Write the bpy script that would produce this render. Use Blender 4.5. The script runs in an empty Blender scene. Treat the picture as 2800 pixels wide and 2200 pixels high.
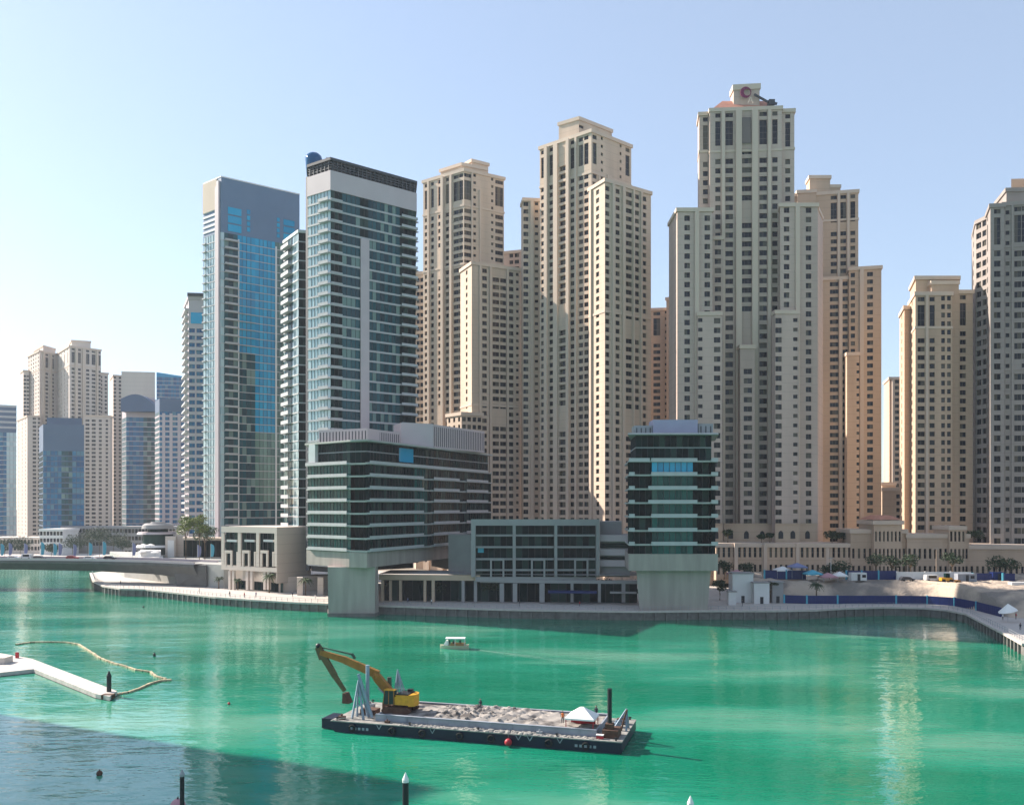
import bpy, math, random
from mathutils import Vector, Matrix
random.seed(7)
R = math.radians
S = bpy.context.scene
COL = S.collection
# ---------------------------------------------------------------- camera
F = 2425.0; CX = 1400.0; HY = 1385.0; CH = 32.0        # focal, centre column, horizon row (2800x2200 picture), eye height
cam = bpy.data.cameras.new('camera'); co = bpy.data.objects.new('camera', cam); COL.objects.link(co)
co.location = (0, 0, CH); co.rotation_euler = (R(90), 0, 0)
cam.sensor_width = 36; cam.lens = F / 2800 * 36; cam.shift_y = (HY - 1100) / 2800
cam.clip_start = 0.5; cam.clip_end = 20000
S.camera = co
# ---------------------------------------------------------------- light
HAZE = 0.00009
SUN_EL = 33.0; SX, SY = -0.89, 0.456                   # horizontal direction towards the sun
w = bpy.data.worlds.new('World'); S.world = w; w.use_nodes = True
nt = w.node_tree; nt.nodes.clear()
sky = nt.nodes.new('ShaderNodeTexSky'); sky.sky_type = 'NISHITA'; sky.sun_disc = False
sky.sun_elevation = R(SUN_EL); sky.sun_rotation = math.atan2(SX, SY)
sky.air_density = 1.0; sky.dust_density = 0.5; sky.ozone_density = 2.2
bg = nt.nodes.new('ShaderNodeBackground'); bg.inputs[1].default_value = 0.10
wo = nt.nodes.new('ShaderNodeOutputWorld')
hz = nt.nodes.new('ShaderNodeMix'); hz.data_type = 'RGBA'; hz.inputs[0].default_value = 0.42   # thin high haze evens out the sky
hz.inputs[7].default_value = (3.0, 3.45, 4.1, 1)
nt.links.new(sky.outputs[0], hz.inputs[6]); nt.links.new(hz.outputs[2], bg.inputs[0]); nt.links.new(bg.outputs[0], wo.inputs[0])
sl = bpy.data.lights.new('sun', 'SUN'); sl.energy = 5.0; sl.angle = R(0.6); sl.color = (1.0, 0.895, 0.78)
so = bpy.data.objects.new('sun', sl); COL.objects.link(so)
ce, se = math.cos(R(SUN_EL)), math.sin(R(SUN_EL))
so.rotation_euler = Vector((-SX * ce, -SY * ce, -se)).to_track_quat('-Z', 'Y').to_euler()
so.location = (-300, 200, 400)
S.view_settings.view_transform = 'Standard'; S.view_settings.look = 'None'
S.view_settings.exposure = 1.17; S.view_settings.gamma = 1.0
S.render.engine = 'CYCLES'
S.cycles.use_denoising = True
S.cycles.max_bounces = 6; S.cycles.diffuse_bounces = 3; S.cycles.glossy_bounces = 3
S.cycles.transmission_bounces = 2; S.cycles.volume_bounces = 0
S.cycles.caustics_reflective = False; S.cycles.caustics_refractive = False

# ---------------------------------------------------------------- helpers
def P(px, Y): return ((px - CX) / F * Y, Y)
def Z(py, Y): return CH + (HY - py) / F * Y
def D(py, z=0.0): return F * (CH - z) / (py - HY)      # distance of a point at height z seen at row py
def xyd(px, py, z=0.0):
    y = D(py, z); return ((px - CX) / F * y, y, z)

class MB:
    def __init__(s): s.v = []; s.f = []; s.m = []
    def quad(s, a, b, c, d, m=0):
        n = len(s.v); s.v += [a, b, c, d]; s.f.append((n, n+1, n+2, n+3)); s.m.append(m)
    def poly(s, pts, m=0):
        n = len(s.v); s.v += pts; s.f.append(tuple(range(n, n+len(pts)))); s.m.append(m)
    def box(s, x0, x1, y0, y1, z0, z1, m=0):
        s.prism([(x0, y0), (x1, y0), (x1, y1), (x0, y1)], z0, z1, m)
    def prism(s, p, z0, z1, m=0, top=None, cap=True):
        n = len(p); b = len(s.v); q = top or p
        a = sum(p[i][0]*p[(i+1) % n][1] - p[(i+1) % n][0]*p[i][1] for i in range(n))
        zz0 = z0 if isinstance(z0, (list, tuple)) else [z0]*n
        zz1 = z1 if isinstance(z1, (list, tuple)) else [z1]*n
        if a < 0: p = list(p)[::-1]; q = list(q)[::-1]; zz0 = zz0[::-1]; zz1 = zz1[::-1]
        s.v += [(p[i][0], p[i][1], zz0[i]) for i in range(n)] + [(q[i][0], q[i][1], zz1[i]) for i in range(n)]
        for i in range(n):
            j = (i+1) % n; s.f.append((b+i, b+j, b+n+j, b+n+i)); s.m.append(m)
        if cap:
            s.f.append(tuple(range(b+n, b+2*n))); s.m.append(m)
            s.f.append(tuple(range(b+n-1, b-1, -1))); s.m.append(m)
    def obox(s, c, d, l, w, z0, z1, m=0):
        """box centred at c, long side l along the unit direction d, width w"""
        n = (d[1], -d[0]); h, k = l/2, w/2
        s.prism([(c[0]-d[0]*h+n[0]*k, c[1]-d[1]*h+n[1]*k), (c[0]+d[0]*h+n[0]*k, c[1]+d[1]*h+n[1]*k),
                 (c[0]+d[0]*h-n[0]*k, c[1]+d[1]*h-n[1]*k), (c[0]-d[0]*h-n[0]*k, c[1]-d[1]*h-n[1]*k)], z0, z1, m)
    def tube(s, pts, rad, n=8, m=0, caps=True):
        pts = [Vector(p) for p in pts]
        if not isinstance(rad, (list, tuple)): rad = [rad]*len(pts)
        b = len(s.v); up = Vector((0, 0, 1))
        for i, p in enumerate(pts):
            t = (pts[min(i+1, len(pts)-1)] - pts[max(i-1, 0)]).normalized()
            a = t.cross(up)
            if a.length < 1e-3: a = Vector((1, 0, 0))
            a.normalize(); c = a.cross(t).normalized()
            for k in range(n):
                th = 2*math.pi*k/n
                s.v.append(tuple(p + (a*math.cos(th) + c*math.sin(th))*rad[i]))
        for i in range(len(pts)-1):
            for k in range(n):
                s.f.append((b+i*n+k, b+i*n+(k+1) % n, b+(i+1)*n+(k+1) % n, b+(i+1)*n+k)); s.m.append(m)
        if caps:
            s.f.append(tuple(range(b+n-1, b-1, -1))); s.m.append(m)
            s.f.append(tuple(range(b+(len(pts)-1)*n, b+len(pts)*n))); s.m.append(m)
    def beam(s, a, b, w, h, m=0, w2=None, h2=None):
        """rectangular beam from a to b, width w (sideways) and height h, may taper"""
        a = Vector(a); b = Vector(b); t = (b-a).normalized(); up = Vector((0, 0, 1))
        x = t.cross(up)
        if x.length < 1e-3: x = Vector((1, 0, 0))
        x.normalize(); y = x.cross(t); w2 = w if w2 is None else w2; h2 = h if h2 is None else h2
        n = len(s.v)
        for p, ww, hh in ((a, w, h), (b, w2, h2)):
            for sx, sy in ((-1, -1), (1, -1), (1, 1), (-1, 1)):
                s.v.append(tuple(p + x*sx*ww/2 + y*sy*hh/2))
        for q in ((0, 1, 5, 4), (1, 2, 6, 5), (2, 3, 7, 6), (3, 0, 4, 7), (3, 2, 1, 0), (4, 5, 6, 7)):
            s.f.append(tuple(n+i for i in q)); s.m.append(m)
    def sphere(s, c, r, m=0, sz=1.0, n=12, k=8):
        b = len(s.v)
        for i in range(k+1):
            ph = math.pi*i/k
            for j in range(n):
                th = 2*math.pi*j/n
                s.v.append((c[0]+r*math.sin(ph)*math.cos(th), c[1]+r*math.sin(ph)*math.sin(th), c[2]+r*sz*math.cos(ph)))
        for i in range(k):
            for j in range(n):
                s.f.append((b+i*n+j, b+(i+1)*n+j, b+(i+1)*n+(j+1) % n, b+i*n+(j+1) % n)); s.m.append(m)
    def build(s, name, mats, parent=None, smooth=False):
        me = bpy.data.meshes.new(name)
        o0 = worg(parent)
        vv = s.v if not parent else [(a-o0[0], b-o0[1], c-o0[2]) for a, b, c in s.v]
        me.from_pydata(vv, [], s.f)
        if not isinstance(mats, (list, tuple)): mats = [mats]
        for m in mats: me.materials.append(m)
        if len(mats) > 1: me.polygons.foreach_set('material_index', s.m)
        if smooth: me.polygons.foreach_set('use_smooth', [True]*len(me.polygons))
        me.update()
        o = bpy.data.objects.new(name, me); COL.objects.link(o)
        if parent: o.parent = parent
        return o
def worg(o):
    x = y = z = 0.0
    while o is not None:
        x += o.location[0]; y += o.location[1]; z += o.location[2]; o = o.parent
    return (x, y, z)
def tag(o, label=None, cat=None, group=None, kind=None):
    if label: o['label'] = label
    if cat: o['category'] = cat
    if group: o['group'] = group
    if kind: o['kind'] = kind
    return o
def empty(name, loc, label, cat, group=None, rz=0):
    o = bpy.data.objects.new(name, None); COL.objects.link(o); o.location = loc; o.rotation_euler[2] = rz
    o.empty_display_size = 1
    return tag(o, label, cat, group)
def copy_tree(o, parent=None, loc=None, rz=None, sc=None):
    c = o.copy(); COL.objects.link(c); c.parent = parent
    if loc is not None: c.location = loc
    if rz is not None: c.rotation_euler[2] = rz
    if sc is not None: c.scale = (sc, sc, sc) if not isinstance(sc, tuple) else sc
    for ch in list(KIDS.get(o.name, [])) or [x for x in o.children]:
        copy_tree(ch, c)
    return c
KIDS = {}

# ---------------------------------------------------------------- materials
def newmat(name):
    m = bpy.data.materials.new(name); m.use_nodes = True
    n = m.node_tree; b = n.nodes['Principled BSDF']; return m, n, b
def mat(name, col, rough=0.7, metal=0.0, var=0.0, scale=0.3, bump=0.0, bscale=3.0, ior=1.45, streak=False, isl=0.0, spec=None, joint=0.0):
    m, n, b = newmat(name)
    b.inputs['Base Color'].default_value = (*col, 1); b.inputs['Roughness'].default_value = rough
    b.inputs['Metallic'].default_value = metal; b.inputs['IOR'].default_value = ior
    if spec is not None: b.inputs['Specular IOR Level'].default_value = spec
    tc = n.nodes.new('ShaderNodeTexCoord')
    src = None
    if var > 0:
        mp = n.nodes.new('ShaderNodeMapping'); mp.inputs['Scale'].default_value = (1, 1, 0.12) if streak else (1, 1, 1)
        no = n.nodes.new('ShaderNodeTexNoise'); no.inputs['Scale'].default_value = scale; no.inputs['Detail'].default_value = 5
        n.links.new(tc.outputs['Object'], mp.inputs[0]); n.links.new(mp.outputs[0], no.inputs['Vector'])
        mr = n.nodes.new('ShaderNodeMapRange'); mr.inputs[1].default_value = 0.3; mr.inputs[2].default_value = 0.7
        mr.inputs[3].default_value = 1-var; mr.inputs[4].default_value = 1+var
        n.links.new(no.outputs[0], mr.inputs[0])
        src = mr.outputs[0]
    if isl > 0:
        ge = n.nodes.new('ShaderNodeNewGeometry'); oi = n.nodes.new('ShaderNodeObjectInfo')
        ad = n.nodes.new('ShaderNodeMath'); ad.operation = 'ADD'
        fr = n.nodes.new('ShaderNodeMath'); fr.operation = 'FRACT'
        n.links.new(ge.outputs['Random Per Island'], ad.inputs[0]); n.links.new(oi.outputs['Random'], ad.inputs[1])
        n.links.new(ad.outputs[0], fr.inputs[0])
        m2 = n.nodes.new('ShaderNodeMapRange'); m2.inputs[3].default_value = 1-isl; m2.inputs[4].default_value = 1+isl
        n.links.new(fr.outputs[0], m2.inputs[0])
        if src:
            mu = n.nodes.new('ShaderNodeMath'); mu.operation = 'MULTIPLY'
            n.links.new(src, mu.inputs[0]); n.links.new(m2.outputs[0], mu.inputs[1]); src = mu.outputs[0]
        else: src = m2.outputs[0]
    if joint > 0:                                        # horizontal movement joints, one each storey
        sp = n.nodes.new('ShaderNodeSeparateXYZ'); n.links.new(tc.outputs['Object'], sp.inputs[0])
        def mm(op, a, c):
            q = n.nodes.new('ShaderNodeMath'); q.operation = op
            for i, v in enumerate((a, c)):
                if isinstance(v, float): q.inputs[i].default_value = v
                elif v is not None: n.links.new(v, q.inputs[i])
            return q.outputs[0]
        j = mm('LESS_THAN', mm('FRACT', mm('DIVIDE', sp.outputs[2], 3.3), None), 0.07)
        src = mm('MULTIPLY', src, mm('SUBTRACT', 1.0, mm('MULTIPLY', j, joint)))
    if src:
        vm = n.nodes.new('ShaderNodeVectorMath'); vm.operation = 'SCALE'; vm.inputs[0].default_value = col
        n.links.new(src, vm.inputs['Scale']); n.links.new(vm.outputs[0], b.inputs['Base Color'])
    if bump > 0:
        nb = n.nodes.new('ShaderNodeTexNoise'); nb.inputs['Scale'].default_value = bscale; nb.inputs['Detail'].default_value = 4
        n.links.new(tc.outputs['Object'], nb.inputs['Vector'])
        bu = n.nodes.new('ShaderNodeBump'); bu.inputs['Strength'].default_value = bump; bu.inputs['Distance'].default_value = 0.3
        n.links.new(nb.outputs[0], bu.inputs['Height']); n.links.new(bu.outputs[0], b.inputs['Normal'])
    return m
def glassmat(name, dark, light, p=0.8, rough=0.05, ior=1.7, metal=0.0, curtain=None, spec=0.5):
    """opaque reflective glazing; every pane gets its own tint (blinds and curtains behind)"""
    m, n, b = newmat(name)
    ge = n.nodes.new('ShaderNodeNewGeometry'); oi = n.nodes.new('ShaderNodeObjectInfo')
    ad = n.nodes.new('ShaderNodeMath'); ad.operation = 'ADD'; fr = n.nodes.new('ShaderNodeMath'); fr.operation = 'FRACT'
    n.links.new(ge.outputs['Random Per Island'], ad.inputs[0]); n.links.new(oi.outputs['Random'], ad.inputs[1])
    n.links.new(ad.outputs[0], fr.inputs[0])
    cr = n.nodes.new('ShaderNodeValToRGB'); e = cr.color_ramp.elements
    e[0].position = 0; e[0].color = (*dark, 1); e[1].position = p; e[1].color = (*light, 1)
    if curtain:
        x = e.new(min(0.99, p+0.06)); x.color = (*curtain, 1)
    n.links.new(fr.outputs[0], cr.inputs[0]); n.links.new(cr.outputs[0], b.inputs['Base Color'])
    b.inputs['Roughness'].default_value = rough; b.inputs['IOR'].default_value = ior; b.inputs['Metallic'].default_value = metal; b.inputs['Specular IOR Level'].default_value = spec
    return m

M = {}
M['stone'] = mat('sand_stone', (0.56, 0.44, 0.345), 0.85, var=0.13, scale=0.16, streak=True, joint=0.13)
M['stone_trim'] = mat('sand_stone_trim', (0.58, 0.465, 0.375), 0.85, var=0.05, scale=0.2, streak=True)
M['stone_warm'] = mat('warm_stone', (0.50, 0.37, 0.27), 0.85, var=0.14, scale=0.12, streak=True, joint=0.13)
M['stone_grey'] = mat('grey_stone', (0.49, 0.38, 0.32), 0.85, var=0.14, scale=0.12, streak=True, joint=0.13)
M['recess'] = mat('brown_recess', (0.17, 0.14, 0.13), 0.8)
M['stone_dark'] = mat('dark_stone', (0.31, 0.27, 0.245), 0.85, var=0.15, scale=0.12, streak=True, joint=0.13)
M['stone_pale'] = mat('pale_stone', (0.58, 0.50, 0.44), 0.85, var=0.06, scale=0.12, streak=True, joint=0.13)
M['terracotta'] = mat('terracotta', (0.48, 0.22, 0.15), 0.8, var=0.1, scale=0.5)
M['win'] = glassmat('window_glass', (0.004, 0.006, 0.010), (0.02, 0.026, 0.036), 0.70, 0.12, 1.3, curtain=(0.10, 0.09, 0.07))
M['frame'] = mat('window_frame', (0.14, 0.125, 0.11), 0.6)
M['white'] = mat('white_paint', (0.68, 0.67, 0.66), 0.55, var=0.05, scale=0.3)
M['offwhite'] = mat('mauve_cladding', (0.49, 0.41, 0.425), 0.55, var=0.04, scale=0.2)
M['capgrey'] = mat('slate_cladding', (0.10, 0.17, 0.27), 0.5, var=0.05, scale=0.2)
M['slab'] = mat('floor_slab', (0.42, 0.41, 0.42), 0.6, var=0.06, scale=0.5)
M['teal'] = glassmat('teal_glass', (0.004, 0.035, 0.05), (0.012, 0.09, 0.11), 0.78, 0.05, 1.3, curtain=(0.16, 0.24, 0.22))
M['blueg'] = glassmat('blue_glass', (0.0, 0.22, 0.42), (0.003, 0.33, 0.56), 0.85, 0.04, 1.35)
M['paleg'] = glassmat('pale_glass', (0.30, 0.42, 0.46), (0.46, 0.56, 0.58), 0.85, 0.1, 1.7)
M['darkg'] = glassmat('dark_glass', (0.002, 0.008, 0.010), (0.005, 0.024, 0.025), 0.8, 0.06, 1.3, spec=0.06, curtain=(0.03, 0.06, 0.055))
M['greeng'] = glassmat('green_glass', (0.003, 0.045, 0.046), (0.01, 0.10, 0.092), 0.8, 0.06, 1.35, spec=0.25, curtain=(0.04, 0.10, 0.09))
M['farblue'] = glassmat('far_blue_glass', (0.0, 0.07, 0.19), (0.005, 0.15, 0.30), 0.8, 0.08, 1.35, curtain=(0.08, 0.2, 0.28))
M['reflg'] = glassmat('green_reflection_glass', (0.03, 0.09, 0.08), (0.12, 0.22, 0.18), 0.85, 0.06, 1.5)  # green reflections of neighbouring towers put into the pane colour
M['dark'] = mat('dark_recess', (0.03, 0.032, 0.036), 0.7)
M['farcap'] = mat('muted_cladding', (0.075, 0.12, 0.20), 0.6, var=0.06, scale=0.1)
M['louvre'] = mat('dark_louvre', (0.04, 0.045, 0.055), 0.6)
M['steel'] = mat('grey_steel', (0.28, 0.29, 0.31), 0.5, var=0.08, scale=1)
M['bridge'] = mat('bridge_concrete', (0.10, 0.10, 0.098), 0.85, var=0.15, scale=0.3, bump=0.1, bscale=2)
M['concrete'] = mat('concrete', (0.36, 0.36, 0.34), 0.85, var=0.1, scale=0.25, bump=0.1, bscale=2)
M['pedestal'] = mat('pale_pedestal', (0.34, 0.285, 0.26), 0.7, var=0.16, scale=0.5, streak=True)
M['paving'] = mat('pale_paving', (0.50, 0.45, 0.41), 0.85, var=0.08, scale=0.8, bump=0.05)
M['quay'] = mat('quay_wall', (0.16, 0.15, 0.14), 0.9, var=0.25, scale=0.6, bump=0.3)
M['grey'] = mat('grey_render', (0.30, 0.29, 0.29), 0.8, var=0.06, scale=0.3)
M['roof'] = mat('roof_deck', (0.35, 0.34, 0.33), 0.9, var=0.1, scale=0.4)
M['bark'] = mat('bark', (0.16, 0.11, 0.07), 0.9, var=0.2, scale=3)
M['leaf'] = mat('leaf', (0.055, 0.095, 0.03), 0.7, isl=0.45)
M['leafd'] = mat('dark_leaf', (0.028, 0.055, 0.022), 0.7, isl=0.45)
M['leafy'] = mat('yellow_green_leaf', (0.16, 0.20, 0.04), 0.7, isl=0.4)  # lighter, yellower leaf green
M['black'] = mat('black_pile', (0.012, 0.013, 0.016), 0.5)
M['bluef'] = mat('blue_hoarding', (0.003, 0.016, 0.11), 0.45, var=0.1, scale=0.6)
M['cyan'] = mat('cyan_cloth', (0.08, 0.36, 0.48), 0.8)
M['violet'] = mat('violet_cloth', (0.20, 0.22, 0.38), 0.8)
M['pink'] = mat('pink_cloth', (0.45, 0.24, 0.27), 0.8)
M['tent'] = mat('white_cloth', (0.78, 0.76, 0.74), 0.85)
M['red'] = mat('red_paint', (0.42, 0.02, 0.03), 0.5)
M['magenta'] = mat('magenta_sign', (0.16, 0.004, 0.06), 0.5)
M['tyre'] = mat('rubber', (0.02, 0.02, 0.02), 0.9)
M['carw'] = mat('car_white', (0.7, 0.7, 0.7), 0.3)
M['carr'] = mat('car_red', (0.35, 0.03, 0.03), 0.3)
M['card'] = mat('car_dark', (0.05, 0.055, 0.07), 0.3)
M['yellow'] = mat('machine_yellow', (0.62, 0.30, 0.02), 0.5, var=0.12, scale=2)
M['yellowd'] = mat('boom_yellow', (0.30, 0.13, 0.02), 0.6, var=0.2, scale=1.5)
M['rust'] = mat('rust', (0.09, 0.045, 0.03), 0.85, var=0.3, scale=2)
M['navy'] = mat('navy_hull', (0.003, 0.007, 0.026), 0.45, var=0.25, scale=0.6)
M['scuff'] = mat('scuffed_deck', (0.26, 0.25, 0.23), 0.9, var=0.3, scale=1.2, bump=0.3)
M['coam'] = mat('hopper_side', (0.27, 0.29, 0.33), 0.75, var=0.2, scale=0.5)
M['asphalt'] = mat('asphalt', (0.07, 0.07, 0.07), 0.9, var=0.1, scale=1)
M['pontoon'] = mat('pontoon_deck', (0.48, 0.44, 0.41), 0.8, var=0.18, scale=0.9)
M['skin'] = mat('skin', (0.35, 0.2, 0.13), 0.6)
M['clothd'] = mat('dark_clothes', (0.03, 0.035, 0.05), 0.8)
M['orange'] = mat('orange_vest', (0.55, 0.14, 0.03), 0.8)
M['buoyy'] = mat('boom_float', (0.42, 0.35, 0.23), 0.8, isl=0.35)
M['lilac'] = mat('lilac_louvre', (0.33, 0.33, 0.45), 0.6, var=0.05)

# ---------------------------------------------------------------- water
def water_material():
    m, n, b = newmat('marina_water')
    L = n.links.new
    tc = n.nodes.new('ShaderNodeTexCoord')
    def noise(sc, mapscale, det=4, rot=0):
        mp = n.nodes.new('ShaderNodeMapping'); mp.inputs['Scale'].default_value = mapscale; mp.inputs['Rotation'].default_value[2] = rot
        no = n.nodes.new('ShaderNodeTexNoise'); no.inputs['Scale'].default_value = sc; no.inputs['Detail'].default_value = det
        L(tc.outputs['Object'], mp.inputs[0]); L(mp.outputs[0], no.inputs['Vector']); return no.outputs[0]
    silt = noise(0.020, (0.5, 1.5, 1), 7, 0.25)
    cr = n.nodes.new('ShaderNodeValToRGB'); e = cr.color_ramp.elements
    e[0].position = 0.42; e[0].color = (0.002, 0.165, 0.09, 1)
    e[1].position = 0.66; e[1].color = (0.14, 0.34, 0.24, 1)
    x = e.new(0.52); x.color = (0.012, 0.225, 0.135, 1)
    L(silt, cr.inputs[0])
    # foam left by the small boat
    sx = n.nodes.new('ShaderNodeSeparateXYZ'); L(tc.outputs['Object'], sx.inputs[0])
    A = math.atan2(-26.5, 34.6)
    def lin(cx, cy, k):
        q1 = n.nodes.new('ShaderNodeMath'); q1.operation = 'MULTIPLY_ADD'; L(sx.outputs[0], q1.inputs[0]); q1.inputs[1].default_value = cx; q1.inputs[2].default_value = k
        q2 = n.nodes.new('ShaderNodeMath'); q2.operation = 'MULTIPLY_ADD'; L(sx.outputs[1], q2.inputs[0]); q2.inputs[1].default_value = cy; L(q1.outputs[0], q2.inputs[2]); return q2.outputs[0]
    def mth(op, a, c=None, cl=False):
        q = n.nodes.new('ShaderNodeMath'); q.operation = op; q.use_clamp = cl
        for i, v in enumerate((a, c)):
            if v is None: continue
            if isinstance(v, float): q.inputs[i].default_value = v
            else: L(v, q.inputs[i])
        return q.outputs[0]
    x0, y0 = -9.6, 200.0
    u = lin(math.cos(A), math.sin(A), -(x0*math.cos(A)+y0*math.sin(A))); v = lin(-math.sin(A), math.cos(A), x0*math.sin(A)-y0*math.cos(A))
    wd = mth('ADD', mth('MULTIPLY', u, 0.10), 0.35)
    edge = mth('SUBTRACT', 1.0, mth('DIVIDE', mth('ABSOLUTE', v), wd), True)
    fade = mth('MULTIPLY', mth('SUBTRACT', 1.0, mth('DIVIDE', u, 46.0), True), mth('MULTIPLY', u, 2.0, True))
    fo = mth('MULTIPLY', mth('MULTIPLY', edge, fade), mth('MULTIPLY', mth('SUBTRACT', noise(1.1, (0.5, 1.6, 1), 4, -0.6), 0.35), 3.0, True), True)
    mx = n.nodes.new('ShaderNodeMix'); mx.data_type = 'RGBA'; L(mth('MULTIPLY', fo, 0.7), mx.inputs['Factor']); L(cr.outputs[0], mx.inputs[6]); mx.inputs[7].default_value = (0.42, 0.5, 0.45, 1)
    L(mx.outputs[2], b.inputs['Base Color'])
    b.inputs['Roughness'].default_value = 0.05; b.inputs['IOR'].default_value = 1.62; b.inputs['Specular Tint'].default_value = (0.48, 0.82, 1.0, 1)
    h1 = noise(0.55, (0.6, 1.5, 1), 3, 0.3); h2 = noise(0.12, (0.7, 1.4, 1), 2, -0.3); h3 = noise(2.2, (0.7, 1.3, 1), 2, 0.1)
    calm = noise(0.02, (1, 1.6, 1), 3, 0.5)
    def mul(a, k):
        q = n.nodes.new('ShaderNodeMath'); q.operation = 'MULTIPLY'; L(a, q.inputs[0])
        if isinstance(k, float): q.inputs[1].default_value = k
        else: L(k, q.inputs[1])
        return q.outputs[0]
    def add(a, c):
        q = n.nodes.new('ShaderNodeMath'); L(a, q.inputs[0]); L(c, q.inputs[1]); return q.outputs[0]
    hh = add(add(mul(h1, 0.32), mul(h2, 0.9)), mul(h3, 0.04))
    bu = n.nodes.new('ShaderNodeBump'); bu.inputs['Distance'].default_value = 0.42
    mr = n.nodes.new('ShaderNodeMapRange'); mr.inputs[1].default_value = 0.35; mr.inputs[2].default_value = 0.65
    mr.inputs[3].default_value = 0.35; mr.inputs[4].default_value = 0.9
    L(calm, mr.inputs[0]); L(mr.outputs[0], bu.inputs['Strength']); L(hh, bu.inputs['Height'])
    L(bu.outputs[0], b.inputs['Normal'])
    return m
M['water'] = water_material()
wb = MB(); wb.poly([(-6000, -600, 0), (6000, -600, 0), (6000, 9000, 0), (-6000, 9000, 0)])
tag(wb.build('water', M['water']), 'green marina water with pale silty swirls', kind='structure')

# land: promenade level, front edge follows the quay
edge_px = [(248, 1566), (256, 1588), (285, 1602), (330, 1609), (400, 1611), (483, 1620), (590, 1632), (700, 1640), (800, 1646), (896, 1650), (1040, 1655), (1200, 1660),
           (1400, 1666), (1600, 1669), (1750, 1671), (1933, 1669), (2120, 1669), (2231, 1667), (2314, 1662), (2420, 1659), (2521, 1661), (2590, 1667),
           (2645, 1678), (2699, 1706), (2750, 1732), (2800, 1760)]
QZ = 2.5
EDGE = [xyd(px, py, QZ)[:2] for px, py in edge_px]
tail = [(140, 150), (230, 60), (2500, -200)]
head = [(-186, 430), (-215, 500), (-300, 520), (-700, 500), (-3000, 480)]
land = head[::-1] + EDGE + tail + [(6000, 8900), (-6000, 8900)]
lb = MB()
lb.poly([(x, y, QZ) for x, y in land][::1], 0)
tag(lb.build('promenade', M['paving']), 'pale paved promenade and ground behind the quay', kind='structure')
M['earth'] = mat('dry_ground', (0.24, 0.205, 0.165), 0.95, var=0.2, scale=0.02)
gb = MB(); gb.poly([(-5900, 8800, QZ+.006), (-5900, 560, QZ+.006), (-190, 560, QZ+.006), (-150, 440, QZ+.006), (120, 345, QZ+.006), (330, 300, QZ+.006), (330, 60, QZ+.006), (5900, 0, QZ+.006), (5900, 8800, QZ+.006)][::-1][::-1])
tag(gb.build('ground', M['earth']), 'dusty ground between and beyond the towers', kind='structure')
qb = MB()
qline = head[::-1] + EDGE + tail
for a, b_ in zip(qline, qline[1:]):
    qb.quad((a[0], a[1], -4), (b_[0], b_[1], -4), (b_[0], b_[1], QZ-0.004), (a[0], a[1], QZ-0.004), 0)
# coping and stubby fender piers on the face of the quay
def along(path, step, start=0.0):
    out = []; acc = start
    for a, b_ in zip(path, path[1:]):
        l = math.dist(a, b_)
        while acc < l:
            t = acc/l; d = ((b_[0]-a[0])/l, (b_[1]-a[1])/l); out.append(((a[0]+(b_[0]-a[0])*t, a[1]+(b_[1]-a[1])*t), d)); acc += step
        acc -= l
    return out
def offs(path, k):
    out = []
    for i, p in enumerate(path):
        a = path[max(0, i-1)]; b_ = path[min(len(path)-1, i+1)]; l = math.dist(a, b_)
        out.append((p[0] + (b_[1]-a[1])/l*k, p[1] - (b_[0]-a[0])/l*k))
    return out
cp = offs(EDGE, 0.45); ci = offs(EDGE, -0.7)
for i in range(len(EDGE)-1):
    qb.prism([cp[i], cp[i+1], ci[i+1], ci[i]], QZ-0.35, QZ+0.16, 1)
for (p, d) in along(EDGE, 3.2):
    qb.obox((p[0]+d[1]*0.3, p[1]-d[0]*0.3), d, 0.5, 0.4, -1, QZ-0.36, 0)
tag(qb.build('quay_wall', [M['quay'], M['paving']]), 'dark quay wall with pale coping along the far shore', 'wall')
# railing
rp = offs(EDGE, -0.55)
rl = empty('railing', (rp[12][0], rp[12][1], QZ+.16), 'long low metal railing along the promenade edge', 'railing')
rb = MB()
for a, b_ in zip(rp, rp[1:]):
    for hz in (0.55, 1.1): rb.beam((a[0], a[1], QZ+.16+hz), (b_[0], b_[1], QZ+.16+hz), 0.06, 0.06)
rb.build('rail', M['steel'], rl)
rq = MB()
for p, d in along(rp, 2.2): rq.obox(p, d, 0.08, 0.08, QZ+.16, QZ+1.25)
tag(rq.build('post', M['steel'], rl), kind='stuff')

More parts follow.
